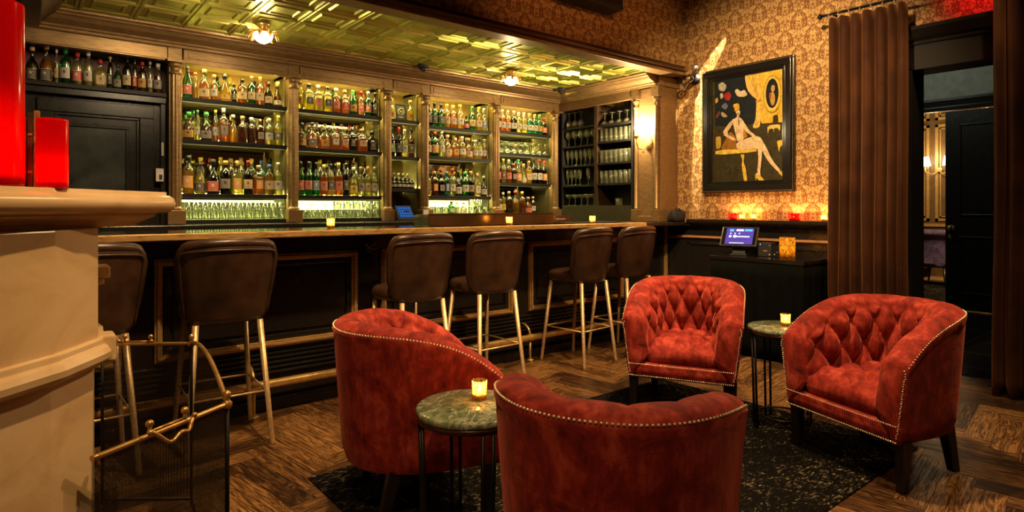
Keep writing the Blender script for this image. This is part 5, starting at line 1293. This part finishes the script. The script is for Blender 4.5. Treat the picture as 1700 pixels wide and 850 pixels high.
ART = {
'navy': [(3.244, 2.428), (2.944, 2.414), (2.91, 2.265), (2.809, 2.156), (2.825, 1.97), (2.97, 1.954), (3.24, 1.982)] ,
'ochre': [(2.944, 2.414), (2.576, 2.415), (2.57, 1.95), (2.784, 1.958), (2.809, 2.172)] ,
'curtain': [(2.944, 2.414), (2.817, 2.416), (2.781, 2.23), (2.797, 2.178), (2.784, 2.153), (2.792, 1.936), (2.825, 1.92), (2.867, 1.931), (2.834, 2.003), (2.83, 2.143), (2.82, 2.173), (2.867, 2.211), (2.918, 2.274)] ,
'leaf': [(3.04, 2.285), (3.014, 2.3), (2.979, 2.267), (2.944, 2.283), (2.91, 2.23), (2.953, 2.216), (3.014, 2.229)] ,
'chairback': [(2.674, 2.018), (2.631, 2.019), (2.626, 1.943), (2.679, 1.942)] ,
'chairseat': [(2.727, 1.935), (2.614, 1.935), (2.608, 1.907), (2.618, 1.872), (2.628, 1.903), (2.671, 1.904), (2.664, 1.855), (2.675, 1.905), (2.711, 1.902), (2.722, 1.859)] ,
'sidetable': [(2.642, 1.795), (2.566, 1.799), (2.563, 1.743), (2.611, 1.75), (2.62, 1.689), (2.633, 1.754)] ,
'pot': [(3.235, 1.882), (3.175, 1.882), (3.181, 1.77), (3.227, 1.762)] ,
'cushion': [(3.175, 1.778), (3.148, 1.817), (3.085, 1.925), (3.031, 1.864), (3.014, 1.789), (3.014, 1.746), (3.166, 1.749)] ,
'cushion2': [(2.961, 1.913), (2.932, 1.921), (2.91, 1.853), (2.953, 1.84)] ,
'table': [(3.237, 1.758), (2.824, 1.741), (2.824, 1.712), (3.237, 1.709)] ,
'tableleg': [(2.982, 1.699), (2.939, 1.696), (2.953, 1.633), (2.928, 1.568), (2.913, 1.443), (2.944, 1.444), (2.97, 1.602), (2.959, 1.649)] ,
'torso': [(3.072, 2.021), (3.019, 2.036), (3.015, 2.059), (2.994, 2.053), (2.991, 2.033), (2.965, 2.021), (2.944, 1.951), (2.956, 1.873), (2.944, 1.832), (3.014, 1.814), (3.026, 1.879), (3.047, 1.962)] ,
'armleft': [(3.072, 2.021), (3.044, 1.997), (3.126, 1.898), (3.026, 1.847), (3.035, 1.82), (3.174, 1.903)] ,
'armright': [(2.97, 2.026), (2.932, 1.966), (2.893, 1.906), (2.83, 1.856), (2.847, 1.839), (2.932, 1.905), (2.975, 1.979)] ,
'thigh': [(3.028, 1.799), (2.953, 1.832), (2.834, 1.857), (2.784, 1.833), (2.754, 1.776), (2.774, 1.728), (2.867, 1.745), (3.008, 1.742)] ,
'shin': [(2.817, 1.774), (2.771, 1.747), (2.781, 1.623), (2.792, 1.53), (2.784, 1.495), (2.817, 1.503), (2.817, 1.547), (2.807, 1.656)] ,
'shin2': [(2.792, 1.826), (2.745, 1.768), (2.679, 1.624), (2.604, 1.537), (2.615, 1.513), (2.711, 1.611), (2.781, 1.732)] ,
'face': [(3.028, 2.092), (2.987, 2.103), (2.982, 2.076), (2.994, 2.05), (3.015, 2.055)] ,
'hat': [(3.058, 2.158), (2.998, 2.169), (2.982, 2.106), (3.04, 2.094), (3.035, 2.114)] ,
'shoe': [(2.824, 1.531), (2.81, 1.496), (2.784, 1.495), (2.748, 1.453), (2.792, 1.446), (2.825, 1.484), (2.83, 1.45), (2.84, 1.501)] ,
'shoe2': [(2.626, 1.515), (2.601, 1.536), (2.567, 1.487), (2.57, 1.456), (2.6, 1.498)] ,
'flowerA': [(3.207, 2.367), (3.157, 2.384), (3.115, 2.342), (3.139, 2.291), (3.194, 2.308)] ,
'flowerB': [(3.148, 2.265), (3.094, 2.288), (3.065, 2.243), (3.094, 2.198), (3.137, 2.214)] ,
'flowerC': [(3.188, 2.277), (3.159, 2.283), (3.148, 2.243), (3.177, 2.223)] ,
'flowerD': [(3.175, 2.157), (3.13, 2.192), (3.097, 2.155), (3.13, 2.118)] ,
'flowerE': [(3.237, 2.231), (3.21, 2.249), (3.203, 2.21), (3.229, 2.188)] ,
'flowerF': [(3.17, 2.11), (3.13, 2.085), (3.103, 2.057), (3.139, 2.05), (3.175, 2.074)] ,
'flowerG': [(3.231, 2.072), (3.188, 2.125), (3.181, 2.091), (3.222, 2.047)]}
AC = {'navy': (.012,.016,.018), 'ochre': (.62,.40,.045), 'curtain': (.66,.44,.10), 'leaf': (.60,.50,.32), 'chairback': (.05,.025,.015), 'chairseat': (.68,.50,.10), 'sidetable': (.62,.44,.06), 'pot': (.50,.34,.05), 'cushion': (.30,.13,.02), 'cushion2': (.42,.18,.03), 'table': (.70,.50,.07), 'tableleg': (.70,.48,.06),
      'torso': (.72,.52,.30), 'face': (.72,.52,.30), 'hat': (.62,.36,.04), 'shoe': (.70,.48,.06), 'flowerA': (.38,.36,.28), 'flowerB': (.32,.03,.03), 'flowerC': (.50,.46,.36), 'flowerD': (.12,.15,.20), 'flowerE': (.45,.28,.04), 'flowerF': (.42,.34,.16), 'flowerG': (.16,.05,.04)}
for a in ('armleft','armright','thigh','shin','shin2'): AC[a] = AC['torso']
AC['shoe2'] = AC['shoe']
mats = [flat('paint_ground', (.045,.036,.014))]; mi = {}
mb = MB(); mb.box(5.068, 5.09, PY0+.09, PY1-.09, PZ0+.09, PZ1-.09)
x = 5.0676
def smoothpoly(p):
    out = []
    for i in range(len(p)):
        a, b = p[i], p[(i+1) % len(p)]; out += [(a[0]*.80+b[0]*.20, a[1]*.80+b[1]*.20), (a[0]*.2+b[0]*.8, a[1]*.2+b[1]*.8)]
    return out
def layer(poly, col):
    global x
    if col not in mi: mi[col] = len(mats); mats.append(flat('paint_layer', col))
    n = mb.add([(x, y, z) for y, z in poly]); mb.face([n+i for i in range(len(poly))], mi[col]); x -= .00028
for k, p in ART.items(): layer(p if k in ('navy','ochre') else smoothpoly(p), AC[k])
ell = lambda cy_, cz, ry, rz: [(cy_+ry*cos(2*pi*k/28), cz+rz*sin(2*pi*k/28)) for k in range(28)]
layer(ell(2.679,2.203,.082,.165), (.40,.25,.03)); layer(ell(2.679,2.203,.074,.152), (.66,.46,.08)); layer(ell(2.679,2.208,.058,.128), (.014,.013,.010)); layer(ell(2.675,2.16,.022,.06), (.38,.24,.06)); layer(ell(2.672,2.25,.018,.03), (.44,.30,.12)); layer(ell(2.697,2.19,.010,.03), (.30,.06,.03))
layer([(2.83,2.165),(2.782,2.185),(2.780,2.160),(2.825,2.145)], (.42,.25,.03))
for dy in (.02, .045, .07): layer([(2.925-dy*1.2,2.40),(2.915-dy*1.2,2.40),(2.800+dy*.1,2.20),(2.806+dy*.1,2.195)], (.46,.28,.04))
layer([(3.020,2.070),(2.990,2.078),(2.990,2.071),(3.020,2.063)], (.03,.03,.02)); layer([(3.010,2.060),(3.000,2.060),(3.004,2.054)], (.45,.03,.02))
layer([(2.998,2.05),(2.992,2.05),(2.985,1.965),(2.995,1.95)], (.10,.08,.05))
mb.build('canvas', mats, pt, recalc=False)
# ledge candles
gl = 'votive candles on the wainscot ledge'
votive(5.035, 3.035, 1.1075, 'red glass votive on the ledge, beside a gold votive', gl, 'red', .033, .055, 2.0)
votive(5.040, 2.950, 1.1075, 'gold votive on the ledge, beside a red votive', gl, 'gold', .024, .050, 2.0)
votive(5.035, 2.840, 1.1075, 'gold votive on the ledge under the painting, standing alone', gl, 'gold', .024, .050, 2.0)
votive(5.030, 2.475, 1.1075, 'wide red glass votive on the ledge near the curtain', gl, 'red', .042, .060, 3.0)
votive(5.040, 2.235, 1.1075, 'gold votive on the ledge, half behind the curtain', gl, 'gold', .024, .050, 2.0)
# clear globe wall light
t = thing('globe_light', 'wall light of three clear glass globes beside the painting', 'light', (5.06, 3.47, 2.45))
mb = MB(); mb.lathe([(.05,0),(.05,.012),(.02,.02)], 16); mb.v = [(5.099-z, 3.47+xx, 2.46+yy) for xx, yy, z in mb.v]; mb.tube([(5.09,3.47,2.46),(5.03,3.46,2.47),(5.0,3.40,2.535)], .006, 8); mb.tube([(5.03,3.46,2.47),(4.99,3.535,2.40)], .006, 8); mb.tube([(5.03,3.46,2.47),(4.985,3.47,2.45)], .006, 8); mb.build('bracket', IRON, t)
for y, z in ((3.395,2.545),(3.468,2.455),(3.545,2.385)):
    mb = MB(); mb.ball((4.985, y, z), .042, 20, 12); gb = mb.build('glass_globe', glassm('globe_glass', (.98,.96,.90), .05, (.95,.9,.8), .14), t)
    mb = MB(); mb.lathe([(.006,-.012),(.008,0),(.005,.010)], 10, (4.985, y, z)); mb.build('lamp_holder', BRASS, gb)
# dark box on the wallpapered fascia
t = thing('wall_speaker', 'black boxy speaker high on the wallpaper above the bar', 'speaker', (3.68, 3.5, 2.88))
mb = MB(); mb.box(3.33, 4.0, 3.44, 3.618, 2.90, 3.28); bevel(mb.build('cabinet', BLACKM, t), .008); mb = MB(); mb.box(3.36, 3.97, 3.432, 3.442, 2.92, 3.26); bevel(mb.build('grille', DARKWOOD, t), .004)
# ------------------------------------------------------------------ draped service table with order screen
t = thing('service_table', 'black draped service table against the wainscot, below the painting', 'table', (4.85, 2.6, 0))
mb = MB(); mb.box(4.62, 5.06, 2.195, 3.01, .775, .808); bevel(mb.build('table_top', M('black_lacquer_top').pr((.010,.008,.007), .10).mat, t), .004)
mb = MB(); per = []
def P_(u):
    L1, L2 = .795, .42
    u *= (L1 + 2*L2)
    if u < L2: return (5.05-u, 2.205, 'y', -1)
    if u < L2+L1: return (4.63, 2.205+(u-L2), 'x', -1)
    return (4.63+(u-L2-L1), 3.0, 'y', 1)
NP = 160
def f(i, j):
    u = i/(NP-1); x, y, ax, sg = P_(u); q = j/7; w = (.006*sin(u*95) + .004*sin(u*41+1.3))*q**.5*1.2
    if ax == 'x': x += -.004 - w*1.0 - .006*q
    else: y += sg*(.004 + w + .006*q)
    return (x, y, .774 - q*.765)
mb.grid(NP, 8, f); o = mb.build('skirt', simple('black_satin_cloth', (.0035,.004,.003), .9, Specular_IOR_Level=.04), t)
m = o.modifiers.new('solid', 'SOLIDIFY'); m.thickness = .003
for xx in (4.68, 5.0):
    for yy in (2.25, 2.95):
        mb = MB(); mb.box(xx-.02, xx+.02, yy-.02, yy+.02, 0, .775); mb.build('leg', IRON, t)
t = thing('order_screen', 'tilted order screen showing a purple page on the draped table', 'screen', (4.78, 2.83, .8085), radians(-72))
# local: x along the width, -y toward the viewer
mb = MB(); mb.box(-.07, .07, -.03, .10, 0, .014); bevel(mb.build('stand_base', BLACKM, t, world=False), .004)
mb = MB(); n = mb.add([(-.055,-.005,.014),(.055,-.005,.014),(.055,.085,.014),(-.055,.085,.014),(-.055,.03,.12),(.055,.03,.12),(.055,.10,.14),(-.055,.10,.14)])
for q in ((0,3,2,1),(4,5,6,7),(0,1,5,4),(1,2,6,5),(2,3,7,6),(3,0,4,7)): mb.face([n+i for i in q])
bevel(mb.build('stand', BLACKM, t, world=False), .004)
TL = radians(40)
def scr(u, v, o=0): return (-.15+.30*u, -.045 + .205*v*sin(TL) - o*cos(TL), .085 + .205*v*cos(TL) + o*sin(TL))
def quad(mb, u0, u1, v0, v1, o, mat=0):
    n = mb.add([scr(u0,v0,o), scr(u1,v0,o), scr(u1,v1,o), scr(u0,v1,o)]); mb.face((n,n+1,n+2,n+3), mat)
mb = MB(); n = mb.add([scr(0,0,0), scr(1,0,0), scr(1,1,0), scr(0,1,0), scr(0,0,-.028), scr(1,0,-.028), scr(1,1,-.028), scr(0,1,-.028)])
for q in ((0,1,2,3),(4,7,6,5),(0,4,5,1),(1,5,6,2),(2,6,7,3),(3,7,4,0)): mb.face([n+i for i in q])
bevel(mb.build('screen_case', simple('grey_edged_black', (.05,.045,.04), .3, .3), t, world=False), .004)
mb = MB(); quad(mb, .04, .96, .05, .95, .001); mb.build('bezel', M('gloss_black').pr((.006,.006,.007), .1).mat, t, world=False)
mb = MB(); quad(mb, .13, .88, .08, .92, .0018); sc = mb.build('display', emit('display_purple', (.10, .055, .30), 1.1), t, world=False)
mb = MB(); o = .0026
quad(mb, .40,.60,.76,.86,o,0); quad(mb, .63,.84,.76,.87,o,1); quad(mb,.22,.33,.74,.86,o,1)
for k in range(3): quad(mb, .24+.12*k, .27+.12*k, .60, .67, o, 0)
quad(mb,.22,.29,.43,.53,o,0); quad(mb,.34,.42,.42,.55,o,0)
for k in range(7): quad(mb, .43+.052*k, .47+.052*k, .44, .51, o, 0)
for k in range(9): quad(mb, .26+.045*k, .292+.045*k, .12, .16, o, 0)
mb.build('page_marks', [emit('display_white', (.75,.78,.9), 1.6), emit('display_cyan', (.10,.36,.75), 1.5)], sc, world=False)
t = thing('docking_box', 'black box with blue light between order screen and gold lantern', 'device', (4.90, 2.645, .8085), radians(-78))
mb = MB(); mb.box(-.055, .055, -.05, .07, 0, .115); bevel(mb.build('case', BLACKM, t, world=False), .005)
mb = MB(); mb.box(-.012, .02, -.0525, -.050, .045, .05); mb.box(.035, .042, -.0525, -.05, .09, .097); mb.box(.034, .043, -.0525, -.05, .012, .021); mb.build('grey_marks', CAPM['silver'], t, world=False)
mb = MB(); mb.ball((-.035,-.05,.10), .0035, 8, 5); mb.build('status_light', emit('blue_led', (.1,.2,1.0), 6), t, world=False)
t = thing('card_reader', 'small glossy black reader beside the gold lantern', 'device', (4.90, 2.545, .8085), radians(-80))
mb = MB(); n = mb.add([(-.04,-.04,0),(.04,-.04,0),(.04,.05,0),(-.04,.05,0),(-.04,-.005,.085),(.04,-.005,.085),(.04,.045,.10),(-.04,.045,.10)])
for q in ((0,3,2,1),(4,5,6,7),(0,1,5,4),(1,2,6,5),(2,3,7,6),(3,0,4,7)): mb.face([n+i for i in q])
bevel(mb.build('case', M('gloss_black_reader').pr((.010,.010,.010), .12).mat, t, world=False), .006)
mb = MB()
for k in range(3): mb.ball((-.018+.018*k, -.03+.01*k, .02+.018*k), .005, 8, 5)
mb.build('buttons', CAPM['white'], t, world=False)
# gold mosaic lantern
t = thing('mosaic_lantern', 'gold mosaic glass candle lantern on the draped table', 'lantern', (4.80, 2.415, .8085))
m = M('gold_mosaic_glass'); v = m.n('TexVoronoi'); m.link(m.obj(), v.inputs['Vector']); v.inputs['Scale'].default_value = 110; v.inputs['Randomness'].default_value = 1
tr = m.n('BsdfTranslucent'); m.setc(tr.inputs[0], (1.0,.72,.24)); p = m.n('BsdfPrincipled'); m.setc(p.inputs['Base Color'], (.10,.05,.008)); p.inputs['Metallic'].default_value = .6; p.inputs['Roughness'].default_value = .3
sp = m.n('SeparateColor'); m.link(v.outputs['Color'], sp.inputs[0]); f_ = X(m.nt, sp.outputs[0]).gt(.56)
mx = m.n('MixShader'); m.link(f_*.85, mx.inputs[0]); m.link(tr.outputs[0], mx.inputs[1]); m.link(p.outputs[0], mx.inputs[2]); m.link(mx.outputs[0], m.out.inputs[0])
mb = MB(); mb.lathe([(.0,.003),(.057,0),(.059,.004),(.059,.168),(.056,.170),(.054,.166),(.054,.010),(0,.008)], 36, caps=False); mb.build('glass_cylinder', m.mat, t, world=False)
mb = MB(); mb.lathe([(.035,.010),(.035,.06),(.028,.062),(0,.06)], 20); mb.build('wax', WAX, t, world=False)
mb = MB(); mb.lathe([(0,.066),(.005,.074),(.006,.082),(.003,.095),(0,.104)], 8); mb.build('flame', FLAME, t, world=False)
point('candle_light', (0,0,.115), 7.0, .012, (1.0,.52,.16), t)
# ------------------------------------------------------------------ curtains
def curtain(name, lab, y0, y1, x, zt, zb, nf, amp, seed):
    t = thing(name, lab, 'curtain', (x, (y0+y1)/2, zb), 0, 'brown velvet doorway curtains')
    r = random.Random(seed); w = [r.uniform(.75, 1.3) for _ in range(nf)]; tw = sum(w); bd = [0]
    for q in w: bd.append(bd[-1] + q/tw)
    am = [r.uniform(.8, 1.2) for _ in range(nf)]; ph = [r.uniform(-.3, .3) for _ in range(nf)]
    NS = 18; NU, NV = nf*NS+1, 30; mb = MB()
    def f(i, j):
        fi = min(nf-1, i//NS); q = (i - fi*NS)/NS; v = j/(NV-1)
        a = amp*am[fi]*(.72 + .28*v); th = 2*pi*q
        # rounded pleat standing proud, narrow pinched valley behind it
        d = -a*((.5 - .5*cos(th))**.8) + a*.4
        y = y0 + (y1-y0)*(bd[fi] + (bd[fi+1]-bd[fi])*(q - .13*sin(th)))
        y += .010*sin(2.2*v*pi + ph[fi]*6)*v*(y1-y0)/.6
        z = zt + (zb-zt)*v
        if j == 0: z -= .012*(cos(th)*.5+.5)
        return (x + d, y, z)
    mb.grid(NU, NV, f); o = mb.build('drape', CURT, t)
    m = o.modifiers.new('solid', 'SOLIDIFY'); m.thickness = .004
    RING = simple('pale_brass_ring', (.7,.55,.4), .3, .7)
    for k in range(nf+1):
        mb = MB()
        y = y0 + (y1-y0)*min(.985, max(.015, k/nf)); mb.tube([(x+.0+.017*cos(2*pi*q/12), y, zt+.026+.017*sin(2*pi*q/12)) for q in range(12)], .0026, 6, closed=True); mb.ball((x-.005, y, zt+.004), .007, 8, 5)
        mb.build('curtain_ring', RING, t)
    return t
curtain('curtain', 'long brown velvet curtain left of the doorway, beside the painting', 2.150, 1.605, 4.925, 2.690, .012, 7, .085, 3)
curtain('curtain', 'brown velvet curtain cut by the right edge of the picture', 1.115, .55, 4.925, 2.690, .012, 7, .085, 8)
t = thing('curtain_rod', 'black iron curtain rod above the doorway', 'rod', (4.925, 1.35, 2.73))
mb = MB(); mb.cyl((4.925,2.20,2.728),(4.925,.35,2.728),.011, seg=10); mb.build('rod', IRON, t)
mb = MB(); mb.lathe([(.012,0),(.024,.012),(.012,.03),(0,.04)], 12); mb.v = [(4.925+xx, 2.20+z, 2.728+yy) for xx, yy, z in mb.v]; mb.build('finial', IRON, t)
for y in (2.12, .45):
    mb = MB(); mb.cyl((5.099,y,2.728),(4.925,y,2.728),.008, seg=8); mb.cyl((5.099,y,2.728),(5.09,y,2.728),.028, seg=14); mb.build('bracket', IRON, t)
# ------------------------------------------------------------------ far lounge things
t = thing('lounge_chair', 'purple velvet rolled-back chair in the lounge beyond the door', 'armchair', (11.35, 3.28, .0125), radians(-101))
mb = MB()
def f(i, j):
    a = -1.35 + 2.7*i/30; v = j/13; rr = .36; z = .30 + .56*v; o = .05*v*v + (.05*sin((v-.8)/.2*pi) if v > .8 else 0)
    return ((rr+o)*sin(a)*1.05, -(rr+o)*cos(a)*.95, z)
n = mb.grid(31, 14, f); n2 = mb.grid(31, 14, lambda i, j: (lambda p: (p[0]*.80, p[1]*.80, p[2]-.01*(j == 13)))(f(i, j)), flip=True)
for i in range(30): mb.face((n+13*31+i, n+13*31+i+1, n2+13*31+i+1, n2+13*31+i), 0, True); mb.face((n+i, n2+i, n2+i+1, n+i+1))
for j in range(13): mb.face((n+j*31, n+(j+1)*31, n2+(j+1)*31, n2+j*31)); mb.face((n+j*31+30, n2+j*31+30, n2+(j+1)*31+30, n+(j+1)*31+30))
mb.build('curved_back', PURPLE, t, world=False)
mb = MB(); mb.pad(.31, .33, .27, .44, 3, .04, (0, .0), 36, .03); mb.build('seat', PURPLE, t, world=False)
for sx in (-1, 1):
    for sy in (-1, 1):
        mb = MB(); mb.tube([(sx*.22, sy*.22, .29), (sx*.25, sy*.27, .15), (sx*.30, sy*.34, .0)], [.028,.022,.014], 8); mb.build('leg', DARKWOOD, t, world=False)
t = tag((lambda m: m.build('lounge_rug', RUGM))((lambda m: m.box(9.3, 11.6, 2.4, 5.6, .0005, .01))(MB())), 'dark patterned rug on the lounge floor beyond the door', 'rug')
t = thing('lounge_sofa', 'low brown sofa against the panelled lounge wall', 'sofa', (12.1, 4.6, 0))
mb = MB(); mb.pad(.40, .95, .16, .44, 6, .05, (12.1, 4.6), 40, .02); mb.build('seat', DARKWOOD, t); mb = MB(); mb.pad(.10, .95, .30, .86, 6, .05, (12.44, 4.6), 40, .01); mb.build('back', DARKWOOD, t)
for yy in (3.8, 5.4):
    for xx in (11.8, 12.4): mb = MB(); mb.cyl((xx,yy,0),(xx,yy,.18),.03); mb.build('leg', DARKWOOD, t)
t = thing('lounge_sconce', 'twin-shade wall sconce glowing in the lounge beyond', 'sconce', (12.5, 3.6, 1.9))
mb = MB(); mb.lathe([(.05,0),(.05,.02),(.02,.03)], 14); mb.v = [(12.6-z, 3.60+xx, 1.88+yy) for xx, yy, z in mb.v]
for s in (-1, 1): mb.tube([(12.57,3.60,1.86),(12.50,3.60+s*.08,1.80),(12.44,3.60+s*.17,1.84),(12.44,3.60+s*.17,1.93)], .010, 8)
mb.build('arms', BRASS, t)
for s in (-1, 1):
    mb = MB(); mb.lathe([(.085,0),(.055,.16)], 20, (12.44, 3.60+s*.17, 1.95), caps=False); mb.build('lamp_shade', emit('lounge_shade_glow', (1.0,.82,.55), 5), t)
point('sconce_light', (12.25, 3.60, 2.1), 12, .08, (1.0,.70,.34))
